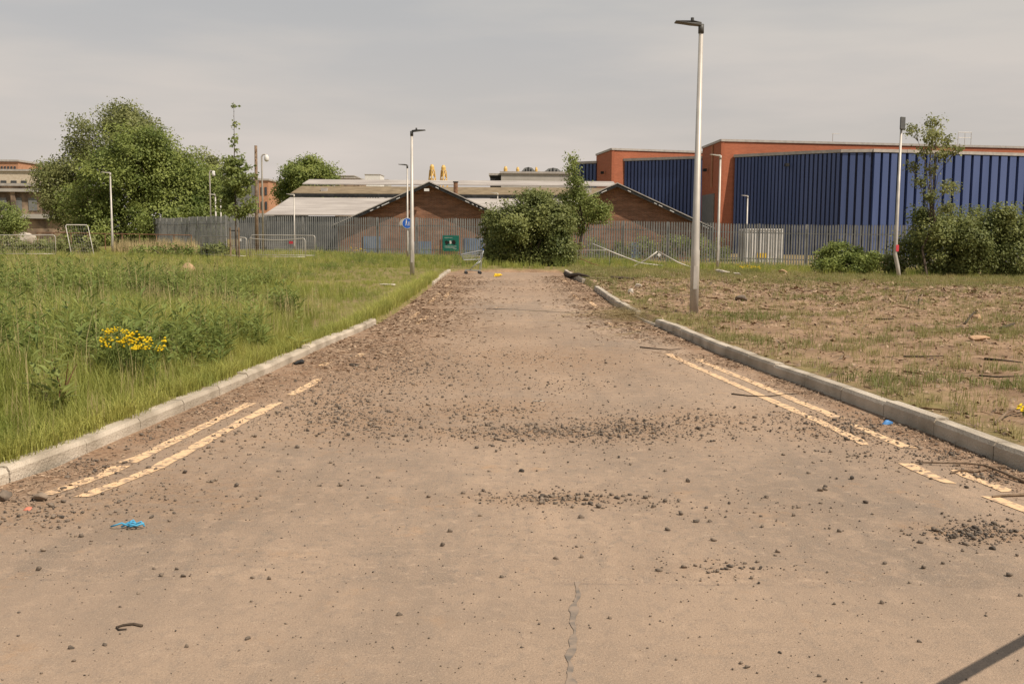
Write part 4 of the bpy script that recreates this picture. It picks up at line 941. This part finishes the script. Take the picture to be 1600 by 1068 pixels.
def hump(label, px0, px1, py, Y):
    a, b_ = P(px0, 272, Y), P(px1, 272, Y); w = b_.x - a.x; h = P(px0, py, Y).z - a.z; root = tag(empty('vaulted_roof', ((a.x + b_.x) / 2, Y, a.z - .5)), label, 'roof', 'roofs on the concrete store')
    MB().prism([(-w / 2, 0), (w / 2, 0), (w / 2, .55), (w * .2, h + .4), (0, h + .5), (-w * .2, h + .4), (-w / 2, .55)], 0, 12).build('shell', M['greydoor'], root); rb = MB()
    for i in range(7): x = -w / 2 + w * (i + .5) / 7; rb.tube([(x, -.06, .1), (x, -.06, .5 + h * (1 - abs(x) / (w / 2)))], .08, 4)
    rb.build('ribs', M['black'], root)
hump('left dark hipped roof on top of the concrete store', 811, 840, 261, 156); hump('right dark hipped roof on top of the concrete store', 846, 882, 262, 156)
def jacket(label, px, pyt, pyb, wpx, Y):
    t = P(px, pyt, Y); bz = P(px, pyb, Y).z; w = wpx * Y / F; h = t.z - bz; root = tag(empty('offshore_jacket', (t.x, Y, -1)), label, 'steel structure', 'yellow offshore jackets'); lg = MB(); br = MB(); zz = -bz * 0; H = t.z + 1
    R0 = w * .5 * (H / h) ** .5; r1 = w * .22
    f = lambda k, u: Vector((math.cos(.5 + k * 2.0944) * (R0 + (r1 - R0) * u), math.sin(.5 + k * 2.0944) * (R0 + (r1 - R0) * u), H * .93 * u))
    for k in range(3): lg.tube([f(k, 0), f(k, 1)], [w * .06, w * .06], 6)
    for k in range(3):
        for i in range(9):
            u0, u1 = i / 9, (i + 1) / 9; br.tube([f(k, u0), f((k + 1) % 3, u1)], w * .035, 4); br.tube([f((k + 1) % 3, u0), f(k, u1)], w * .035, 4)
    lg.build('legs', M['yellow'], root); br.build('braces', M['yellow'], root)
    MB().tube([(0, 0, H * .925), (0, 0, H * .97), (0, 0, H)], [w * .20, w * .2, w * .10], 10).build('transition_piece', M['yellow'], root)
jacket('left of the two tall yellow lattice jackets above the gable', 675, 257, 290, 18, 480); jacket('right of the two tall yellow lattice jackets above the gable', 693, 258, 292, 18, 480)
jacket('left yellow jacket top peeking over the concrete store', 790, 260, 290, 15, 480); jacket('middle yellow jacket top peeking over the concrete store', 809, 261, 290, 13, 480); jacket('right yellow jacket top between the dark hipped roofs', 838, 261, 290, 11, 480)

# ------------------------------------------------------------------ barriers
def barrier(label, a, b_, H=1.1, lean=0.0, m='galv', sag=0.0, group='pedestrian barriers'):
    d = (b_ - a); L = math.hypot(d.x, d.y); root = tag(empty('pedestrian_barrier', a), label, 'barrier', group); root.rotation_euler = (lean, 0, math.atan2(d.y, d.x)); r = .1; dz = b_.z - a.z
    zf = lambda x: dz * x / L - sag * math.sin(math.pi * x / L)
    pts = [(0, 0, -.1), (0, 0, H - r), (r * .3, 0, H - r * .3), (r, 0, H)] + [(x, 0, H + zf(x)) for x in np.linspace(r, L - r, 6)[1:-1]] + [(L - r, 0, H + dz), (L - r * .3, 0, H - r * .3 + dz), (L, 0, H - r + dz), (L, 0, -.1 + dz)]
    MB().tube(pts, .021, 8).build('frame', M[m], root, smooth=True); MB().tube([(0, 0, .18), (L, 0, .18 + dz)], .018, 8).build('bottom_rail', M[m], root, smooth=True)
    w = MB()
    for x in np.arange(.12, L - .05, .12): w.tube([(x, 0, .18 + dz * x / L), (x, 0, H + zf(x))], .0025, 4, caps=False)
    for z in np.arange(.3, H - .05, .2): w.tube([(0, 0, z), (L, 0, z + dz)], .002, 4, caps=False)
    w.build('mesh_infill', M[m], root); return root
def BP(px, Y, dz=0.0): p = B(px, Y); p.z += dz; return p
bA = barrier('pedestrian barrier panel left of the sapling', BP(315, 53), BP(386, 52.6), 1.12)
bB = barrier('sagging pedestrian barrier panel with red label right of the sapling', BP(390, 53), BP(478, 52.2), 1.12, .05, sag=.08)
barrier('second barrier panel standing just behind the red-labelled one', BP(392, 54.2), BP(492, 53.6), 1.22, -.06)
barrier('pedestrian barrier half sunk in grass at the far left edge', BP(-4, 52), BP(88, 52), 1.12)
up = empty('pedestrian_barrier', BP(113, 53)); tag(up, 'pedestrian barrier stood on end and leaning left in the meadow', 'barrier', 'pedestrian barriers')
ex_ = Vector((math.cos(R(35)), math.sin(R(35)), 0)); ez_ = (Vector((-math.sin(R(35)), math.cos(R(35)), 0)) * .6 + Vector((0, 0, .8))); ey_ = ez_.cross(ex_)
up.rotation_euler = Matrix((ex_, ey_, ez_)).transposed().to_euler()
MB().tube([(0, 0, -.1), (0, 0, 2.0), (.06, 0, 2.08), (1.05, 0, 2.08), (1.1, 0, 2.0), (1.1, 0, -.1)], .022, 8).build('frame', M['galv'], up, smooth=True); w_ = MB()
for x in np.arange(.12, 1.05, .12): w_.tube([(x, 0, 0), (x, 0, 2.08)], .0025, 4, caps=False)
for z in np.arange(.2, 2.0, .2): w_.tube([(0, 0, z), (1.1, 0, z)], .0025, 4, caps=False)
w_.build('mesh_infill', M['galv'], up)
for o, x, mm in ((bA, 2.15, 'white'), (bB, 2.4, 'red')): MB().box((x, -.03, .93), (.22 if mm == 'red' else .14, .012, .13)).build('label_plate', M[mm], o)
# old rail fence in front of the trees
def railfence():
    a, b_ = B(60, 63), B(300, 62); root = tag(empty('rail_fence', a), 'old dark rail fence below the maple', 'fence'); d = b_ - a
    MB().tube([(0, 0, 1.25), (d.x, d.y, d.z + 1.15)], .03, 6).build('rail', M['rust'], root)
    for i in range(10): t = i / 9; MB().tube([(d.x * t, d.y * t, d.z * t - .2), (d.x * t, d.y * t, d.z * t + 1.28 - .1 * t)], .03, 6).build('post', M['rust'], root)
railfence()
n = 500; x = rng.uniform(B(190, 61).x, B(310, 61).x, n); y = rng.uniform(59.5, 61.5, n)
bake('dry_reeds', [blades(8, 1.1, .2, .02, .25) for _ in range(3)], gpts(x, y), rng.uniform(.6, 1.05, n), M['straw'], label='brown dry reeds in front of the rail fence', cat='reeds')
# wrecked panel lying before the fence
def wreck(name, label, Y, lines, cat='barrier'):
    b = B(lines[0][0][0][0], Y); root = tag(empty(name, b), label, cat)
    for pts, r, mm, nm in lines:
        q = []
        for k, (px, py) in enumerate(pts):
            w = P(px, py, Y + .25 * math.sin(k * 1.7)); g = gz(w.x, w.y); w.z = max(w.z, g + r * .5); q.append(w - b)
        MB().tube(q, r, 8).build(nm, M[mm], root, smooth=True)
    return root
wreck('broken_fence_panel', 'bent metal fence panel collapsed in the grass before the fence', 49.5, [([(926, 381), (962, 396), (1001, 411), (1018, 413), (1036, 415)], .03, 'galv', 'frame_tube'), ([(968, 423), (987, 421), (1008, 407), (1027, 393)], .034, 'galv', 'frame_tube'), ([(1029, 393), (1060, 410), (1081, 418), (1071, 426), (1046, 430)], .024, 'galv', 'frame_tube')])
wl = bpy.data.objects['broken_fence_panel']; q = P(1030, 398, 49.3) - wl.location; MB().box(q, (.15, .012, .13), M=Matrix.Rotation(.6, 3, 'Y')).build('label_plate', M['white'], wl)
wreck('thin_rail', 'thin straight rail standing low before the fence right of the bush', 52, [([(886, 420), (886, 391), (952, 391), (952, 420)], .016, 'galv', 'tube')], 'rail')
wreck('rusty_rod', 'rusty rod slanting down into weeds right of the bush', 48, [([(905, 403), (926, 412), (950, 421), (962, 428)], .018, 'rust', 'rod')], 'rod')

# ------------------------------------------------------------------ shopping trolley
def trolley():
    b = G(738, 428); root = tag(empty('shopping_trolley', b), 'abandoned wire shopping trolley at the road end', 'trolley'); root.rotation_euler = (0, 0, R(8)); ch = M['chrome']
    L0, L1, z0, z1 = -.40, .34, .52, .93; bk = MB()
    def ring(z, xa, xb, w, r): bk.tube([(xa, -w, z[0]), (xb, -w, z[1]), (xb, w, z[1]), (xa, w, z[0]), (xa, -w, z[0])], r, 5)
    ring((.80, .97), L0 - .04, L1 + .03, .25, .011)
    for t in (.3, .6): ring((.80 - .22 * t, .97 - .36 * t), L0 - .04 + .05 * t, L1 + .03, .25 - .03 * t, .004)
    ring((.58, .60), L0 + .04, L1, .21, .008)
    for i in range(13):
        t = i / 12
        for s in (-1, 1): bk.tube([(L0 + .04 + (L1 - L0 - .04) * t, s * .21, .58 + .02 * t), (L0 - .04 + (L1 - L0 + .07) * t, s * .25, .80 + .17 * t)], .004, 4, caps=False)
        bk.tube([(L0 + .04 + (L1 - L0 - .04) * t, -.21, .58 + .02 * t), (L0 + .04 + (L1 - L0 - .04) * t, .21, .58 + .02 * t)], .004, 4, caps=False)
    for i in range(7):
        y = -.21 + .42 * i / 6; bk.tube([(L0 + .04, y, .58), (L0 - .04, y * 1.19, .80)], .004, 4, caps=False); bk.tube([(L1, y, .60), (L1 + .03, y * 1.19, .97)], .004, 4, caps=False)
    bk.build('basket', ch, root)
    fr = MB()
    for s in (-1, 1): fr.tube([(L1 + .08, s * .24, 1.0), (L1 + .02, s * .24, .62), (L1 - .01, s * .25, .18), (L1 - .06, s * .25, .14), (-.28, s * .17, .16)], .013, 7); fr.tube([(L1 - .02, s * .24, .55), (-.10, s * .20, .17)], .011, 6)
    fr.tube([(-.28, -.17, .16), (-.28, .17, .16)], .012, 6); fr.build('frame', ch, root, smooth=True)
    MB().tube([(L1 + .09, -.26, 1.0), (L1 + .09, .26, 1.0)], .018, 8).build('handle', M['bluesign'], root)
    for x, y in ((-.28, .16), (-.28, -.16), (L1 - .06, .24), (L1 - .06, -.24)):
        c = MB().box((x, y, .135), (.03, .04, .05)).build('castor', ch, root); MB().tube([(x + .02, y - .016, .062), (x + .02, y + .016, .062)], .062, 14).build('wheel', M['rubber'], c)
trolley()

# ------------------------------------------------------------------ loose things on and beside the road
def rock_thing(name, label, cat, px, py, wpx, hpx, m, seed, group=None, sub=3, yaw=None, rough=.16):
    b = G(px, py); s = b.y / F; v, t = rockmesh(seed, sub, 1.0, rough); v = v * np.array([wpx * s / 1.0, wpx * s * .8, hpx * s * 1.25])
    me = np_mesh(name, v, t, m, {'tone': np.full(len(v), rng.uniform(.1, .9))}); o = link(name, me, None, b, (0, 0, rng.uniform(-.5, .5) if yaw is None else yaw)); return tag(o, label, cat, group)
rock_thing('boulder', 'rounded sandstone boulder in the meadow', 'boulder', 294, 438, 32, 26, M['sandstone'], 41)
rock_thing('rock', 'dark pointed rock on the bare ground right of the main lamp post', 'rock', 1157, 470, 20, 12, M['stone'], 22)
rock_thing('rock', 'flat grey rock beside the near end of the left yellow lines', 'rock', 62, 782, 30, 13, M['stone'], 23)
rock_thing('rock', 'grey rock at the left edge in front of the kerb', 'rock', 6, 783, 26, 20, M['stone'], 24)
rock_thing('brick_fragment', 'pale red brick fragment at the left edge of the road', 'brick piece', 44, 796, 20, 7, M['redlitter'], 25, sub=2)
rock_thing('rubble_piece', 'orange-tan chunk of rubble left of the main lamp post foot', 'rubble', 1066, 454, 16, 6, M['sandstone'], 26)
rock_thing('rubble_piece', 'white rubble chunk farthest from the kerb in the right verge', 'rubble', 996, 449, 13, 7, M['palestone'], 27)
rock_thing('rubble_piece', 'white rubble chunk nearest the kerb in the right verge', 'rubble', 985, 459, 15, 8, M['palestone'], 28)
rock_thing('rubble_piece', 'pale rubble lump at the foot of the pale lamp post', 'rubble', 1128, 428, 22, 8, M['palestone'], 29)
rock_thing('rubble_piece', 'pale rubble lump beside the yellow-flowered weed by the fence', 'rubble', 1152, 431, 16, 6, M['palestone'], 30)
rock_thing('rubble_piece', 'brown clay lump in front of the fence right of the container', 'rubble', 1222, 428, 15, 10, M['sandstone'], 31)
rock_thing('rubble_piece', 'tan stone on the bare ground at far right', 'rubble', 1528, 500, 20, 11, M['sandstone'], 32)
rock_thing('rubble_piece', 'flat tan stone half buried at far right', 'rubble', 1530, 532, 28, 9, M['sandstone'], 33)
rock_thing('rubble_piece', 'pink-white rubble patch beside the far left kerb', 'rubble', 605, 446, 26, 4, M['palestone'], 34)
rock_thing('dark_lump', 'black lump lying against the left kerb', 'debris', 467, 569, 20, 8, M['rubber'], 35, rough=.6)
rock_thing('dark_lump', 'flat dark scrap on the leaf litter near the left yellow line', 'debris', 552, 571, 18, 5, M['darkwood'], 36)
rock_thing('yellow_bag', 'crumpled yellow plastic lump at the road end', 'litter', 779, 432, 14, 7, M['plasticyellow'], 37, rough=.7)
rock_thing('white_heap', 'larger heap of white rubble under scrub at the far left', 'rubble', 40, 388, 40, 24, M['palestone'], 38)
rock_thing('white_heap', 'smaller pale rubble lump left of the larger white heap', 'rubble', 14, 388, 18, 22, M['palestone'], 45)
rock_thing('blue_litter', 'scrap of blue plastic beside the right kerb', 'litter', 1384, 663, 17, 7, M['bluelitter'], 39, sub=2, rough=1.2)
stones = [(703, 828, 9), (691, 850, 9), (783, 899, 9), (909, 806, 10), (868, 870, 10), (909, 868, 8), (1069, 884, 10), (1215, 860, 9), (1188, 886, 8), (952, 963, 9), (625, 958, 10), (1303, 941, 8), (1378, 940, 9), (287, 898, 9), (276, 887, 7), (60, 888, 10), (163, 1005, 10), (112, 1010, 10), (115, 1030, 8), (292, 1008, 8), (1168, 1040, 10), (1280, 1054, 8), (1290, 1062, 8), (1421, 908, 8), (1437, 1000, 8), (750, 803, 8), (1075, 750, 9), (1282, 764, 9), (1311, 828, 8), (420, 902, 8), (240, 886, 7), (1595, 928, 8), (1550, 855, 12), (1490, 838, 11), (1500, 828, 10), (1240, 803, 8), (1020, 790, 8), (470, 928, 7), (1110, 812, 8), (394, 900, 8)]
for i, (a, b_, w) in enumerate(stones): rock_thing('loose_stone', 'small dark loose stone lying on the dusty road', 'stone', a, b_ + 3, w, w * .75, M['stone'], 50 + i % 7, 'loose stones on the road', sub=2)
def stick(label, pts, r, m='darkwood', name='branch', cat='branch', lift=.0, group=None):
    q = [G(a, b_) for a, b_ in pts]; b = q[0].copy(); root = tag(empty(name, b), label, cat, group); r = r * (.65 if name == 'branch' else 1)
    path = [p - b + Vector((0, 0, r * .9 + lift * math.sin(math.pi * i / (len(q) - 1)))) for i, p in enumerate(q)]
    n = len(path); MB().tube(path, [r * (1 - .55 * i / (n - 1)) for i in range(n)], 7).build('stem', M[m], root, smooth=True); return root, b
br_, b0_ = stick('long forked branch across the right yellow lines', [(1612, 758), (1590, 752), (1570, 745), (1540, 733), (1510, 729), (1470, 727), (1430, 724)], .018, 'wood', lift=.02)
for pts in ([(1540, 735), (1520, 739), (1500, 737), (1485, 741)], [(1600, 775), (1575, 776), (1550, 778)], [(1570, 731), (1545, 732), (1530, 738)]):
    q = [G(a, c) - b0_ + Vector((0, 0, .012)) for a, c in pts]; MB().tube(q, [.012 * (1 - .5 * i / (len(q) - 1)) for i in range(len(q))], 6).build('side_twig', M['wood'], br_)
stick('long thin twig lying over the right yellow lines farther up', [(1143, 616), (1170, 619), (1198, 620), (1225, 617), (1262, 614)], .012)
stick('dark bent stick alone on the near left of the road', [(222, 979), (208, 976), (192, 978), (182, 981), (186, 985), (198, 984)], .010)
stick('dark twig at the tip of the debris near the right kerb', [(1000, 543), (1020, 545), (1045, 547), (1062, 546)], .016)
stick('short pale stick in the middle of the road', [(833, 627), (850, 627)], .010, 'palestone')
stick('thick dark log at the right corner of the road end', [(884, 431), (890, 434), (903, 436), (920, 436)], .10, 'darkwood', 'log', 'log')
stick('dark fallen beam in the grass behind the log', [(955, 437), (970, 437), (990, 438)], .07, 'darkwood', 'log', 'log')
stick('pale fallen beam between the log and the dark beam', [(921, 437), (938, 437), (956, 438)], .05, 'wood', 'log', 'log')
stick('brown stick pile piece left of the right-hand thicket foot', [(1495, 442), (1505, 441), (1513, 439)], .07, 'wood')
stick('orange-brown branch piece lying before the thicket', [(1520, 438), (1530, 435), (1545, 437)], .05, 'wood')
stick('dark slanted branch standing out beside the tan stone at far right', [(1508, 507), (1516, 500), (1521, 494), (1526, 488)], .03, 'darkwood', lift=.06)
stick('dark short log on the bare ground at the right edge', [(1564, 516), (1575, 512), (1585, 508)], .055)
stick('long dark stick in the middle of the bare ground', [(1412, 558), (1440, 558), (1475, 557)], .02)
stick('long twig lying right of the bare ground centre', [(1538, 562), (1565, 564), (1598, 568)], .025)
stick('second long twig nearer the camera at the right edge', [(1530, 588), (1560, 590), (1600, 588)], .018)
stick('short brown log on the bare ground in the middle distance', [(1368, 500), (1382, 500), (1397, 500)], .035)
stick('curved grey stick at the right edge beside the kerb', [(1555, 664), (1570, 658), (1585, 650), (1602, 643)], .022, 'wood', lift=.06)
ragwort('single yellow flower head at the right edge of the picture', 1600, 650, 10, 3, .08)
for k, (a, b_, lab) in enumerate(((1415, 472, 'left pale prong of the broken root on the bare ground'), (1436, 476, 'right pale prong of the broken root on the bare ground'))): stick(lab, [(a, b_), (a + 5, b_ - 9), (a + 12 - 14 * k, b_ - 11)], .022, 'wood', 'root_piece', 'root', lift=.1)
# blue rope knot
def rope():
    b = G(203, 826); root = tag(empty('blue_rope', b), 'tangled scrap of blue rope on the near left of the road', 'rope'); s = b.y / F
    for k, pts in enumerate(([(-31, 1), (-22, -1), (-12, -1), (0, 1), (10, -2), (24, -1)], [(-8, 2), (0, 7), (9, 4), (14, -2), (4, -4), (-4, 1)], [(-2, 3), (3, 9), (8, 2), (16, 3), (22, 2)], [(-14, 0), (-6, 3), (4, 1), (12, 5)])):
        MB().tube([(x * s, y * s * 2.2, .012 + .012 * ((i + k) % 3)) for i, (x, y) in enumerate(pts)], .0055, 6).build('strand', M['rope'], root, smooth=True)
rope()
# straw and twig pile beside the right kerb
n = 420; q = np.array([G0(a, b_)[:] for a, b_ in px_blob(990, 496, 62, 10, n)]); q[:, 2] = rng.uniform(.01, .16, n)
def twig(l): return np.array([(-l, -.004, 0), (l, -.003, .03), (l, .004, .03), (-l, .004, 0), (0, 0, .012)]), np.array([(0, 1, 4), (1, 2, 4), (2, 3, 4), (3, 0, 4)])
bake('straw_pile', [twig(.4), twig(.25), twig(.6)], q, rng.uniform(.6, 1.2, n), M['straw'], rot=rng.normal(.2, .5, n), label='pile of straw and twigs spilling over the right kerb', cat='straw')

# added out-of-view bar on a post, shaped to shade the road's near right corner
def shadow_bar():
    a, b_ = G0(1462, 1078), G0(1605, 997); up_ = TOSUN / TOSUN.z; hgt = 1.0
    p, q = a + up_ * hgt, b_ + up_ * hgt; d = (q - p).normalized(); end = p + d * 3.4; st = p - d * .15
    root = tag(empty('shadow_bar', (end.x, end.y, gz(end.x, end.y))), 'unseen added steel bar on a post, shading the near right corner', 'barrier'); b = root.location.copy()
    MB().tube([st - b, end - b], .023, 10).build('arm', M['galv'], root); MB().tube([(0, 0, -.2), (0, 0, end.z - b.z + .15)], .06, 12).build('post', M['galv'], root)
shadow_bar()
